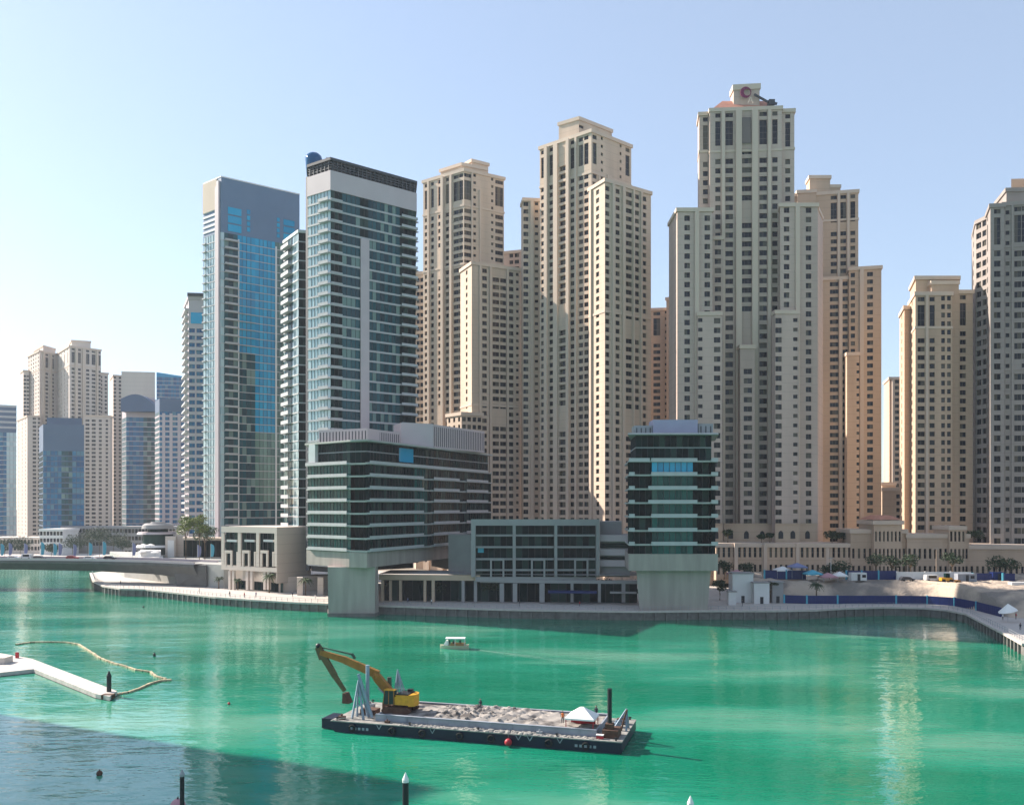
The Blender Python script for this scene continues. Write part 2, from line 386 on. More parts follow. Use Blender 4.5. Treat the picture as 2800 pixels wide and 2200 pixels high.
# ---------------------------------------------------------------- facade system
def face_t(A, B, px):
    k = (px-CX)/F
    den = (B[0]-A[0]) - k*(B[1]-A[1])
    return (k*A[1] - A[0]) / den if abs(den) > 1e-9 else 0.5
def rows(zt, z0, fh, style, master, gaps):
    out = []
    z = zt
    if 'c' in style:
        out.append((zt-3.4, zt-1.7)); out.append((zt-3.4-1.6-fh*2.6, zt-3.4-1.4)); z = zt-3.4-1.6-fh*2.6-0.6
    h = .575*fh
    if 'w' in style: h = .66*fh
    if 's' in style: h = .40*fh
    k = math.ceil((master - (z-1.0)) / fh)
    while True:
        t = master - k*fh
        if t-h < z0+0.5: break
        if not any(lo < t-h/2 < hi for hi, lo in gaps): out.append((t-h, t))
        k += 1
    return out
class Tower:
    def __init__(s, name, loc, label, cat, group, fh=3.3, ys=1.0, wall='stone', trim='stone_trim', hide=1400, winmat='win', fr='frame'):
        s.ys = ys; s.root = empty(name, (loc[0]*ys, loc[1]*ys, loc[2]), label, cat, group); s.fh = fh*ys; s.wall = wall; s.trim = trim; s.hide = hide
        s.wb = MB(); s.tb = MB(); s.wins = []; s.master = None; s.winmat = winmat; s.fr = fr
    def block(s, pts, ytop, ref=0, faces=None, depth=18, z0=QZ, cornice=0.5, pils=None, belts=(), z1=None, back=None, mi=0, ch=1.1, roof=True):
        pts = [(a, c*s.ys) for a, c in pts]
        W = [P(*p) for p in pts]
        z1 = z1 if z1 is not None else Z(ytop, pts[ref][1])
        if s.master is None: s.master = z1 - 1.2
        if back: B = [P(*p) for p in back]
        elif len(W) == 3: B = [(W[0][0]+W[2][0]-W[1][0], W[0][1]+W[2][1]-W[1][1])]
        else:
            d = (W[-1][0]-W[0][0], W[-1][1]-W[0][1]); l = math.hypot(*d); n = (-d[1]/l*depth, d[0]/l*depth)
            B = [(W[-1][0]+n[0], W[-1][1]+n[1]), (W[0][0]+n[0], W[0][1]+n[1])]
        poly = W + B
        faces = faces or {}
        for i in range(len(poly)):
            A, C = poly[i], poly[(i+1) % len(poly)]
            cols = faces.get(i)
            s.face(A, C, z0, z1, cols, mi)
        s.wb.poly([(x, y, z1-0.02) for x, y in poly], mi)
        if cornice:
            s.ring(poly, cornice, z1-ch, z1+0.35)
        for yb in belts:
            zb = Z(yb, pts[ref][1]); s.ring(poly, 0.22, zb-0.45, zb+0.45)
        for pl in (pils or []):
            fi, px, wd, out = pl[:4]; pt = pl[4] if len(pl) > 4 else None
            A, C = poly[fi], poly[(fi+1) % len(poly)]; t = face_t(A, C, px)
            l = math.dist(A, C); d = ((C[0]-A[0])/l, (C[1]-A[1])/l)
            c = (A[0]+(C[0]-A[0])*t+d[1]*out/2, A[1]+(C[1]-A[1])*t-d[0]*out/2)
            zt = (Z(pt, c[1]) if pt else z1-ch-0.01)
            s.tb.obox(c, d, wd, out, z0, zt)
        return poly, z1
    def ring(s, poly, out, za, zb):
        cx = sum(p[0] for p in poly)/len(poly); cy = sum(p[1] for p in poly)/len(poly)
        a = sum(poly[i][0]*poly[(i+1) % len(poly)][1] - poly[(i+1) % len(poly)][0]*poly[i][1] for i in range(len(poly)))
        q = []; n = len(poly); sg = 1 if a > 0 else -1
        for i in range(n):
            p0, p1, p2 = poly[i-1], poly[i], poly[(i+1) % n]
            def nrm(u, v):
                l = math.dist(u, v); return ((v[1]-u[1])/l*sg, -(v[0]-u[0])/l*sg)
            n1, n2 = nrm(p0, p1), nrm(p1, p2); dt = 1 + n1[0]*n2[0]+n1[1]*n2[1]
            dt = max(dt, 0.4)
            q.append((p1[0]+(n1[0]+n2[0])/dt*out, p1[1]+(n1[1]+n2[1])/dt*out))
        s.tb.prism(q, za, zb)
    def face(s, A, C, z0, z1, cols, mi=0):
        l = math.dist(A, C); d = ((C[0]-A[0])/l, (C[1]-A[1])/l); nn = (d[1], -d[0])
        def pt(u, z, o=0): return (A[0]+d[0]*u+nn[0]*o, A[1]+d[1]*u+nn[1]*o, z)
        q = s.wb.quad
        if not cols:
            q(pt(0, z0), pt(l, z0), pt(l, z1), pt(0, z1), mi); return
        if isinstance(cols, tuple):          # ('auto', n, width, style)
            _, n, wd, st = cols[:4]
            cs = [(l*(k+0.5)/n, wd, st, []) for k in range(n)]
        else:
            cs = []
            for c in cols:
                gp = [(Z(a, A[1]), Z(b, A[1])) for a, b in (c[3] if len(c) > 3 else [])]
                cs.append((face_t(A, C, c[0])*l, c[1], c[2], gp))
        cs.sort(key=lambda c: c[0])
        u = 0.0
        for uc, wd, st, gp in cs:
            a, b = uc-wd/2, uc+wd/2
            if a < u+0.05: a = u+0.05
            if b > l-0.05: b = l-0.05
            if b-a < 0.3: continue
            q(pt(u, z0), pt(a, z0), pt(a, z1), pt(u, z1), mi)
            zz = z1; r = 1.0 if 'w' in st else 0.45
            for zb, zt in rows(z1, z0, s.fh, st, s.master, gp):
                if zt > zz-0.1: continue
                q(pt(a, zt), pt(b, zt), pt(b, zz), pt(a, zz), mi)
                # reveals
                q(pt(a, zt), pt(a, zt, -r), pt(b, zt, -r), pt(b, zt), mi)
                q(pt(a, zb), pt(b, zb), pt(b, zb, -r), pt(a, zb, -r), mi)
                q(pt(a, zb), pt(a, zb, -r), pt(a, zt, -r), pt(a, zt), mi)
                q(pt(b, zb), pt(b, zt), pt(b, zt, -r), pt(b, zb, -r), mi)
                c = pt((a+b)/2, zb, -r)
                s.wins.append((c, d, round(b-a, 2), round(zt-zb, 2), nn))
                zz = zb
            q(pt(a, z0), pt(b, z0), pt(b, zz), pt(a, zz), mi)
            u = b
        q(pt(u, z0), pt(l, z0), pt(l, z1), pt(u, z1), mi)
    def finish(s):
        s.wb.build('wall', [M[s.wall], M[s.trim]], s.root)
        if s.tb.f: s.tb.build('trim', M[s.trim], s.root)
        vis = []; rest = []
        for wn in s.wins:
            c, d, ww, hh, nn = wn
            if c[1] < 5: rest.append(wn); continue
            px = CX + F*c[0]/c[1]; py = HY - F*(c[2]-CH)/c[1]
            facing = -(nn[0]*c[0]+nn[1]*c[1])/math.hypot(c[0], c[1])
            if 0 < px < 2800 and py < s.hide and facing > 0.15: vis.append((ww*hh*facing/(c[1]**2), wn))
            else: rest.append(wn)
        vis.sort(key=lambda t: -t[0])
        pick = [v[1] for v in vis[:100]]; rest += [v[1] for v in vis[100:]]
        o0 = worg(s.root); cache = {}
        for c, d, ww, hh, nn in pick:
            key = (ww, hh)
            if key not in cache:
                b = MB(); win_geo(b, (0, 0, 0), (1, 0), ww, hh)
                me = bpy.data.meshes.new('window'); me.from_pydata(b.v, [], b.f)
                me.materials.append(M[s.winmat]); me.materials.append(M[s.fr])
                me.polygons.foreach_set('material_index', b.m); cache[key] = me
            o = bpy.data.objects.new('window', cache[key]); COL.objects.link(o); o.parent = s.root
            o.location = (c[0]-o0[0], c[1]-o0[1], c[2]-o0[2]); o.rotation_euler[2] = math.atan2(d[1], d[0])
        if rest:
            b = MB()
            for c, d, ww, hh, nn in rest: win_geo(b, c, d, ww, hh)
            o = b.build('window', [M[s.winmat], M[s.fr]], s.root)
            if len(rest) > 3: o['kind'] = 'stuff'
        return s.root
def win_geo(b, c, d, ww, hh):
    nn = (d[1], -d[0])
    def pt(u, z, o=0): return (c[0]+d[0]*u+nn[0]*o, c[1]+d[1]*u+nn[1]*o, c[2]+z)
    k = max(1, round(ww/1.4))
    for i in range(k):
        u0 = -ww/2+ww*i/k; u1 = -ww/2+ww*(i+1)/k
        b.quad(pt(u0, 0), pt(u1, 0), pt(u1, hh), pt(u0, hh), 0)
    for i in range(1, k):
        u = -ww/2+ww*i/k
        b.quad(pt(u-.05, 0, .06), pt(u+.05, 0, .06), pt(u+.05, hh, .06), pt(u-.05, hh, .06), 1)
    b.quad(pt(-ww/2, 0, .12), pt(ww/2, 0, .12), pt(ww/2, .12, .05), pt(-ww/2, .12, .05), 1)
    nz = int(hh/3.0)
    for i in range(1, nz+1):
        z = hh*i/(nz+1); b.quad(pt(-ww/2, z-.08, .06), pt(ww/2, z-.08, .06), pt(ww/2, z+.08, .06), pt(-ww/2, z+.08, .06), 1)

# glazed facades: panes are separate quads, each a little out of true
def glaze(b, A, C, za, zb, pw, out=0.0, mull=0.12, mi=0, mm=1, tilt=0.014, mo=0.12):
    l = math.dist(A, C)
    if l < 0.2: return
    d = ((C[0]-A[0])/l, (C[1]-A[1])/l); nn = (d[1], -d[0])
    def pt(u, z, o): return (A[0]+d[0]*u+nn[0]*o, A[1]+d[1]*u+nn[1]*o, z)
    n = max(1, round(l/pw))
    for i in range(n):
        u0, u1 = l*i/n, l*(i+1)/n
        k = [out-0.03+random.uniform(-tilt, tilt)*1.0 for _ in range(3)]
        k4 = k[0]+k[2]-k[1]
        b.quad(pt(u0, za, k[0]), pt(u1, za, k[1]), pt(u1, zb, k[2]), pt(u0, zb, k4), mi)
        if mull and i:
            b.obox(pt(u0, 0, out+mo/2-0.03)[:2], d, mull, mo, za, zb, mm)
def offpoly(poly, out):
    n = len(poly); a = sum(poly[i][0]*poly[(i+1) % n][1]-poly[(i+1) % n][0]*poly[i][1] for i in range(n)); sg = 1 if a > 0 else -1; q = []
    for i in range(n):
        p0, p1, p2 = poly[i-1], poly[i], poly[(i+1) % n]
        def nrm(u, v):
            l = math.dist(u, v); return ((v[1]-u[1])/l*sg, -(v[0]-u[0])/l*sg)
        n1, n2 = nrm(p0, p1), nrm(p1, p2); dt = max(0.4, 1+n1[0]*n2[0]+n1[1]*n2[1])
        q.append((p1[0]+(n1[0]+n2[0])/dt*out, p1[1]+(n1[1]+n2[1])/dt*out))
    return q
def seg(A, C, p0, p1):
    """sub-segment of A-C between picture columns p0 and p1"""
    t0, t1 = face_t(A, C, p0), face_t(A, C, p1)
    return ((A[0]+(C[0]-A[0])*t0, A[1]+(C[1]-A[1])*t0), (A[0]+(C[0]-A[0])*t1, A[1]+(C[1]-A[1])*t1))
def slab_on(b, A, C, o0, o1, za, zb, m=0):
    """box standing on the line A-C, reaching from o0 to o1 outwards"""
    l = math.dist(A, C); d = ((C[0]-A[0])/l, (C[1]-A[1])/l); nn = (d[1], -d[0])
    b.prism([(A[0]+nn[0]*o1, A[1]+nn[1]*o1), (C[0]+nn[0]*o1, C[1]+nn[1]*o1), (C[0]+nn[0]*o0, C[1]+nn[1]*o0), (A[0]+nn[0]*o0, A[1]+nn[1]*o0)], za, zb, m)
# ================================================================ sandstone towers
GJ = 'sandstone apartment towers on the podium'
# J1: left of the sandstone row, beside the banded glass tower
T = Tower('apartment_tower', (*P(1270, 400), QZ), 'leftmost sandstone tower, stepped, right beside the banded glass tower', 'tower', GJ, hide=1160)
n_, c_, w_, s_ = 'n', 'c', 'w', 's'
T.block([(1157, 415), (1269, 400), (1378, 411)], 462, 1, {
    0: [(1165, 1.8, c_), (1182, 1.8, c_), (1203, 2.4, c_, [(700, 770), (1112, 1200)]), (1223, 2.0, c_), (1247, 3.2, c_), (1260, 2.6, c_)],
    1: [(1279, 4.2, c_), (1298, 1.4, s_), (1346, 1.2, s_), (1365, 4.2, c_)]},
    pils=[(0, 1173, 1.1, .8), (0, 1213, 1.4, 1.5), (0, 1235, 1.2, 1.0), (1, 1290, 0.8, .5), (1, 1312, 1.0, .7, 520)], belts=(560, 720), cornice=.45)
T.block([(1205, 416), (1262, 408), (1330, 414)], 455, 1, {0: ('auto', 4, 1.2, 's')}, z1=Z(447, 408), depth=10)
T.block([(1258, 422), (1290, 414), (1335, 419)], 437, 1, {}, cornice=.5)
T.block([(1133, 428), (1137, 420), (1162, 419)], 745, 1, {1: [(1143, 1.6, n_), (1153, 1.6, n_)]})
T.block([(1259, 401), (1290, 388), (1424, 399)], 717, 1, {
    0: [(1276, 2.0, n_)],
    1: [(1325, 2.2, n_), (1356, 3.2, n_, [(700, 750), (1108, 1150)]), (1376, 3.0, n_, [(700, 755), (1108, 1150)]), (1398, 2.2, n_), (1415, 1.4, s_)]},
    pils=[(1, 1312, 1.0, .8), (1, 1340, .9, 1.0), (1, 1387, .8, .8)], belts=(1105,))
T.block([(1222, 392), (1262, 383), (1318, 387)], 1128, 1, {0: ('auto', 3, 1.6, 'n'), 1: ('auto', 4, 1.7, 'n')})
T.finish()
# J1b: slab behind
T = Tower('apartment_tower', (*P(1395, 440), QZ), 'narrow lower sandstone block peeping out between the two leftmost sandstone towers', 'tower', GJ, hide=900, wall='stone_grey')
T.block([(1372, 450), (1436, 446)], 690, 0, {0: [(1398, 2.0, n_), (1413, 2.4, n_)]}, depth=14)
T.finish()
# J2
T = Tower('apartment_tower', (*P(1617, 365), QZ), 'tall sandstone tower with square rooftop block, its corner turned to the water', 'tower', GJ, hide=1410)
T.block([(1476, 383), (1617, 365), (1726, 381)], 355, 1, {
    0: [(1484, 2.0, c_), (1507, 2.0, c_), (1542, 5.2, 'w', [(370, 470), (852, 915), (1118, 1180)]), (1565, 2.2, c_), (1588, 2.2, c_), (1603, 2.2, c_)],
    1: [(1626, 2.4, c_), (1646, 1.3, s_), (1697, 1.1, s_), (1716, 2.6, c_)]},
    pils=[(0, 1497, 1.6, 1.6), (0, 1521, 2.2, .9), (0, 1557, 1.5, 1.7), (0, 1576, 1.0, .8), (1, 1637, .9, .6, 480), (1, 1664, 2.4, .8, 480)],
    belts=(470,), cornice=.5)
T.block([(1500, 388), (1530, 381), (1580, 380)], 345, 1, {}, z1=Z(388, 380)+0.6, cornice=.4)
T.block([(1528, 386), (1583, 380), (1673, 393)], 321, 1, {1: [(1589, 3.0, 's', [(330, 332), (368, 1700)])]}, cornice=.4)
T.block([(1425, 398), (1431, 390), (1478, 391)], 543, 1, {1: [(1438, 2.2, n_), (1467, 1.5, s_)]}, pils=[(1, 1454, 1.4, 1.2)])
T.block([(1610, 363), (1654, 352), (1780, 367)], 490, 1, {
    0: [(1634, 2.4, n_)],
    1: [(1661, 2.2, n_), (1689, 2.2, n_), (1720, 3.4, n_, [(855, 905), (1120, 1180)]), (1741, 2.8, n_, [(855, 905), (1120, 1180)]), (1762, 2.2, n_)]},
    pils=[(1, 1674, 1.2, 1.2), (1, 1703, 1.4, 1.0), (1, 1731, .8, .8), (1, 1752, .8, .8), (0, 1618, 1.0, .8)], belts=(850,))
T.finish()
# J2b dark behind
T = Tower('apartment_tower', (*P(1810, 440), QZ), 'low brown block seen in the gap left of the sign tower', 'tower', GJ, hide=1160, wall='stone_warm')
T.block([(1760, 450), (1838, 448)], 845, 0, {0: [(1796, 3.4, c_), (1822, 1.4, s_)]}, depth=12)
T.block([(1822, 446), (1848, 444)], 815, 0, {}, depth=8)
T.finish()
# J3: big frontal tower with the ring sign
T = Tower('apartment_tower', (*P(2040, 312), QZ), 'widest and tallest sandstone tower, purple ring sign on its rooftop block', 'tower', GJ, fh=3.27, hide=1480, wall='stone_grey', ys=1.1)
J3 = T
T.block([(1908, 326), (1912, 317.5), (2172, 314.5)], 310, 1, {
    1: [(1929, 1.9, c_), (2154, 1.9, c_)]}, cornice=.5, belts=(415,))
T.block([(1941, 315), (2138, 313)], 299, 0, {
    0: [(1963, 2.0, c_), (1994, 2.9, c_), (2041, 4.2, n_, [(290, 412), (545, 610), (870, 950)]), (2087, 2.9, c_), (2119, 2.0, c_)]},
    pils=[(0, 1977, 1.2, 1.1), (0, 2019, 2.2, 1.5), (0, 2063, 2.2, 1.5), (0, 2103, 1.2, 1.1)], depth=12, cornice=.4, belts=(415,))
T.block([(1948, 312.6), (1978, 312.2)], 299, 0, {0: [(1963, 2.4, n_)]}, z1=Z(573, 312), depth=3, cornice=.3)
T.block([(1998, 324), (2006, 319), (2077, 318)], 235, 1, {}, cornice=.4, ch=1.8)
T.block([(1829, 322), (1852, 306), (1948, 306)], 571, 1, {1: [(1879, 2.1, n_), (1934, 2.1, n_)]}, pils=[(1, 1905, 1.6, .9)], cornice=.5)
T.block([(2131, 316), (2133, 307.5), (2236, 307.5)], 558, 1, {1: [(2151, 2.1, n_), (2211, 2.1, n_)]}, pils=[(1, 2180, 1.6, .9)], cornice=.5)
T.block([(2234, 308.5), (2250, 322)], 560, 0, {}, depth=10, cornice=.3)
T.block([(1908, 303.4), (1974, 303)], 855, 0, {0: [(1915, 1.6, s_), (1961, 2.4, n_)]}, depth=4, cornice=.3)
T.block([(2120, 303), (2184, 303.4)], 850, 0, {0: [(2129, 2.4, n_), (2175, 1.7, s_)]}, depth=4, cornice=.3)
T.block([(2024, 309.5), (2064, 309.5)], 945, 0, {0: [(2045, 3.2, n_, [(940, 1000)])]}, depth=4, cornice=.35, belts=(950,))
T.finish()
def P3(px, Y): return P(px, Y*1.1)
def Z3(py, Y): return Z(py, Y*1.1)
b = MB()
for p0, p1, Yb in ((1850, 1906, 305.6), (1907, 1976, 302.6), (1978, 2118, 308.9), (2119, 2185, 302.6), (2186, 2234, 307.1)):
    A, C = P3(p0, Yb), P3(p1, Yb); slab_on(b, A, C, -.3, .35, QZ, Z3(1433, Yb)); slab_on(b, A, C, -.3, .6, Z3(1433, Yb)+.003, Z3(1430, Yb))
b.build('base_cladding', M['stone_warm'], T.root)
b = MB(); slab_on(b, P3(2029, 313.6), P3(2053, 313.5), .02, .2, Z3(392, 313.7), Z3(322, 313.7)); b.build('recessed_panel', M['recess'], T.root)
for px in (1868, 1890, 1925, 1958, 1998, 2041, 2084, 2135, 2168, 2208):
    Yb = 302.2 if 1907 < px < 1977 or 2119 < px < 2186 else (305.2 if px < 1907 else (308.5 if px < 2119 else 306.7))
    x_ = P3(px, Yb)[0]; b = MB(); zb_ = Z3(1472, Yb); pr_ = [(x_-.9, zb_), (x_+.9, zb_), (x_+.9, zb_+2.0), (x_+.55, zb_+2.7), (x_, zb_+3.0), (x_-.55, zb_+2.7), (x_-.9, zb_+2.0)]
    b.poly([(u, Yb*1.1-.03, z) for u, z in pr_]); b.build('arched_opening', M['dark'], T.root)
# sloped tiled roofs, ring sign and roof ladder
rt = T.root
b = MB(); za = Z3(296, 316)
b.prism([P3(1950, 316), P3(2110, 316), P3(2110, 326), P3(1950, 326)], za, Z3(268, 319), 0,
        top=[P3(1975, 321.5), P3(2100, 321.5), P3(2100, 325), P3(1975, 325)])
b.build('roof', M['terracotta'], rt)
b = MB(); y_ = 317.4*1.1; cz = Z(253, y_); cx_ = (2039-CX)/F*y_
N = 40
for k in range(N):                                       # ring, thick on its left side
    a0, a1 = 2*math.pi*k/N, 2*math.pi*(k+1)/N
    def rp_(a): 
        ro = 2.15; off = 0.57; ri = 1.34
        return (ro*math.cos(a), ro*math.sin(a), off+ri*math.cos(a), ri*math.sin(a))
    p, q = rp_(a0), rp_(a1)
    for yy in (y_-0.25,):
        b.quad((cx_+p[0], yy, cz+p[1]), (cx_+p[2], yy, cz+p[3]), (cx_+q[2], yy, cz+q[3]), (cx_+q[0], yy, cz+q[1]))
    b.quad((cx_+p[0], y_-.25, cz+p[1]), (cx_+q[0], y_-.25, cz+q[1]), (cx_+q[0], y_+.1, cz+q[1]), (cx_+p[0], y_+.1, cz+p[1]))
    b.quad((cx_+p[2], y_-.25, cz+p[3]), (cx_+p[2], y_+.1, cz+p[3]), (cx_+q[2], y_+.1, cz+q[3]), (cx_+q[2], y_-.25, cz+q[3]))
b.build('sign', M['magenta'], rt)
b = MB()                                                 # small faded letters on the red roof, only A is readable
def stroke(b, x, z, pts, y, wd=.28):
    for (x0, z0), (x1, z1) in zip(pts, pts[1:]): b.beam((x+x0, y, z+z0), (x+x1, y, z+z1), .25, wd)
lx = (2049-CX)/F*349; lz = Z3(287, 317)
stroke(b, lx, lz, [(-1, 0), (0, 2.4), (1, 0)], 347.2); stroke(b, lx, lz, [(-.6, .8), (.6, .8)], 347.2)
b.build('lettering', M['stone_pale'], rt)
b = MB(); b.beam((*P3(2062, 317), Z3(258, 317)), (*P3(2098, 316.5), Z3(280, 317)), .5, .8); b.beam((*P3(2098, 316.5), Z3(280, 317)), (*P3(2125, 316), Z3(288, 317)), .5, .9)
b.box(P3(2102, 316)[0], P3(2118, 316)[0], 347.0, 349.8, Z3(288, 316), Z3(273, 316))
b.build('roof_crane', M['louvre'], rt)
# J4
T = Tower('apartment_tower', (*P(2260, 390), QZ), 'warm sandstone tower half hidden behind the right side of the sign tower', 'tower', GJ, hide=1430, wall='stone_warm')
T.block([(2160, 396), (2347, 390)], 533, 0, {0: [(2280, 2.6, c_), (2306, 2.4, c_), (2332, 2.0, c_)]}, pils=[(0, 2293, 1.0, .8), (0, 2319, 1.0, 1.0)], depth=22, cornice=.45, belts=(610,))
T.block([(2205, 404), (2214, 397), (2270, 397)], 482, 1, {}, cornice=.5)
T.block([(2262, 398), (2298, 398)], 507, 0, {}, depth=8, cornice=.3)
T.block([(2180, 394), (2232, 393)], 535, 0, {}, depth=10, cornice=.3, z1=Z(520, 393))
T.block([(2322, 386), (2410, 383)], 733, 0, {0: [(2332, 1.8, n_), (2379, 2.4, n_)]}, pils=[(0, 2356, 1.6, .9)], depth=20)
T.block([(2250, 389), (2332, 387)], 760, 0, {0: [(2281, 3.6, n_), (2311, 2.2, n_)]}, depth=6, pils=[(0, 2298, 1.4, 1.0)])
T.block([(2316, 382.5), (2350, 382)], 965, 0, {0: [(2346, 1.2, s_)]}, depth=4, cornice=.3)
T.finish()
# J5 far slim warm
T = Tower('apartment_tower', (*P(2440, 480), QZ), 'sunlit slim block far back in the gap between the two right sandstone towers', 'tower', GJ, hide=1330, wall='stone_warm')
T.block([(2417, 500), (2432, 480), (2470, 480)], 1032, 1, {1: [(2453, 2.2, n_)]}, pils=[(1, 2440, 1.0, 1.2)])
T.block([(2400, 440), (2412, 425), (2470, 424)], 1335, 1, {1: [(2457, 2.0, n_)]}, cornice=.3)
T.block([(2412, 434), (2450, 432)], 1320, 0, {}, depth=6, cornice=.3)
T.finish()
# J6
T = Tower('apartment_tower', (*P(2550, 345), QZ), 'sandstone tower with bright sunlit left edge, second from the right', 'tower', GJ, fh=3.3, hide=1440, wall='stone_warm')
T.block([(2484, 364), (2503, 345), (2604, 345)], 800, 1, {
    0: [(2494, 2.0, n_)],
    1: [(2519, 2.8, c_), (2549, 2.0, c_), (2579, 1.5, n_), (2595, 1.5, n_)]}, pils=[(1, 2534, 1.0, .5)], cornice=.4, belts=(895,))
T.block([(2600, 348), (2660, 348)], 795, 0, {0: [(2633, 2.4, c_)]}, pils=[(0, 2612, 1.4, .8)], depth=20)
T.block([(2489, 368), (2504, 350), (2622, 350)], 757, 1, {}, cornice=.6)
T.block([(2547, 347), (2622, 347)], 765, 0, {}, depth=4, cornice=.3, z1=Z(770, 347))
T.block([(2460, 372), (2473, 356), (2492, 357)], 838, 1, {0: [(2466, 2.0, n_)]}, cornice=.5)
T.finish()
# J7 grey nearest, right edge
T = Tower('apartment_tower', (*P(2720, 282), QZ), 'darkest grey stone tower, cut off by the right edge of the picture', 'tower', GJ, fh=3.25, hide=1440, wall='stone_dark', trim='stone_dark', ys=1.18)
T.block([(2657, 312), (2668, 296), (2700, 290)], 606, 1, {0: [(2662, 2.4, 'n')], 1: [(2676, 3.0, 'n'), (2692, 2.6, 'n')]}, cornice=.4)
T.block([(2692, 296), (2708, 281), (2746, 280.5)], 560, 1, {0: [(2700, 2.2, c_)], 1: [(2727, 2.3, c_)]}, cornice=.5)
T.block([(2741, 282), (2900, 278)], 556, 0, {0: [(2755, 1.3, s_), (2783, 2.3, c_, [(1000, 1030)]), (2803, 2.3, c_), (2840, 1.6, s_), (2868, 3.0, c_)]}, depth=24, pils=[(0, 2768, .8, .5)], cornice=.4, belts=(675, 1010))
T.block([(2722, 300), (2752, 287), (2900, 286)], 517, 1, {}, cornice=.5)
T.block([(2742, 306), (2762, 290), (2900, 289)], 500, 1, {}, cornice=.3, z1=Z(515, 290)+4)
T.finish()
b = MB(); b.prism([P(2765, 293*1.18), P(2900, 292*1.18), P(2900, 310*1.18), P(2765, 312*1.18)], Z(515, 292*1.18)+4.1, Z(490, 292*1.18)+2, top=[P(2792, 298*1.18), P(2880, 298*1.18), P(2880, 306*1.18), P(2792, 306*1.18)])
b.build('roof', M['stone_pale'], T.root)
# hidden stair core on J6 crown
# ================================================================ podium of the sandstone towers
pod = Tower('podium_building', (*P(2400, 300), QZ), 'long low sandstone podium wall with rows of slot windows below the right towers', 'podium building', None, fh=5.8, hide=1570, wall='stone_warm', ys=1.08)
pod.block([(1958, 301), (2330, 299)], 1487, 0, {0: ('auto', 26, 0.9, 'n')}, depth=16, z0=4, cornice=.4)
pod.master = Z(1487, 324)-1.5
pod.block([(2326, 298.5), (2480, 298)], 1449, 0, {0: ('auto', 10, 0.9, 'n')}, depth=14, z0=4, cornice=.4)
pod.block([(2390, 296), (2466, 296)], 1425, 0, {0: ('auto', 7, 0.7, 'n')}, depth=14, z0=4, cornice=.6)
pod.block([(2480, 297), (2650, 296)], 1462, 0, {0: ('auto', 12, 0.9, 'n')}, depth=14, z0=4, cornice=.4)
pod.block([(2596, 295), (2640, 295)], 1440, 0, {0: ('auto', 4, 0.8, 'n')}, depth=12, z0=4, cornice=.4)
pod.block([(2650, 296.5), (2960, 292)], 1492, 0, {0: ('auto', 20, 0.9, 'n')}, depth=16, z0=4, cornice=.4)
for px in (2012, 2092, 2180, 2262):
    pod.tb.obox(P(px, 323.8), (1, 0), 1.2, 1.2, 4, Z(1484, 323.8))
pod.finish()
b = MB(); x0, x1 = P(2388, 319)[0], P(2468, 319)[0]
b.prism([(x0, 319), (x1, 319), (x1, 333), (x0, 333)], Z(1424, 320)+.5, Z(1408, 320), top=[(x0+2.5, 324), (x1-2.5, 324), (x1-2.5, 328), (x0+2.5, 328)])
b.build('roof', M['terracotta'], pod.root)

# ================================================================ glass towers
def glass_floors(root, poly, z0, z1, fh, gmats, nfront, bh, bout, bandmat, pw=1.5, gin=0.0, skip=None, mull='steel', bal=None, mw=.1):
    """floor by floor: glazing panes on the front faces, one band ring, optional balconies"""
    nfl = int((z1-z0)/fh); core = MB(); core.prism(offpoly(poly, -0.9), z0, z1-0.05); core.build('core', M['dark'], root)
    for k in range(nfl):
        zt = z1-k*fh; zb = zt-fh
        g = MB()
        for i in range(len(poly)):
            A, C = poly[i], poly[(i+1) % len(poly)]
            if i < nfront:
                for (p0, p1, mi) in (gmats(k) if callable(gmats) else gmats)[i]:
                    a, c = seg(A, C, p0, p1) if p0 else (A, C)
                    glaze(g, a, c, zb+bh, zt, pw, gin, mw, mi, 4)
            else:
                glaze(g, A, C, zb+bh, zt, 6, gin, 0, 0, 4)
        g.build('floor_glazing', GM, root)
        if bh > 0:
            q = MB(); o = offpoly(poly, bout)
            q.prism(o, zb, zb+bh)
            fb = q.build('floor_band', M[bandmat], root)
        if bal: bal(k, zb, fb if bh > 0 else root)
GM = [M['teal'], M['blueg'], M['paleg'], M['darkg'], M['louvre'], M['greeng'], M['farblue'], M['reflg']]
GM = GM
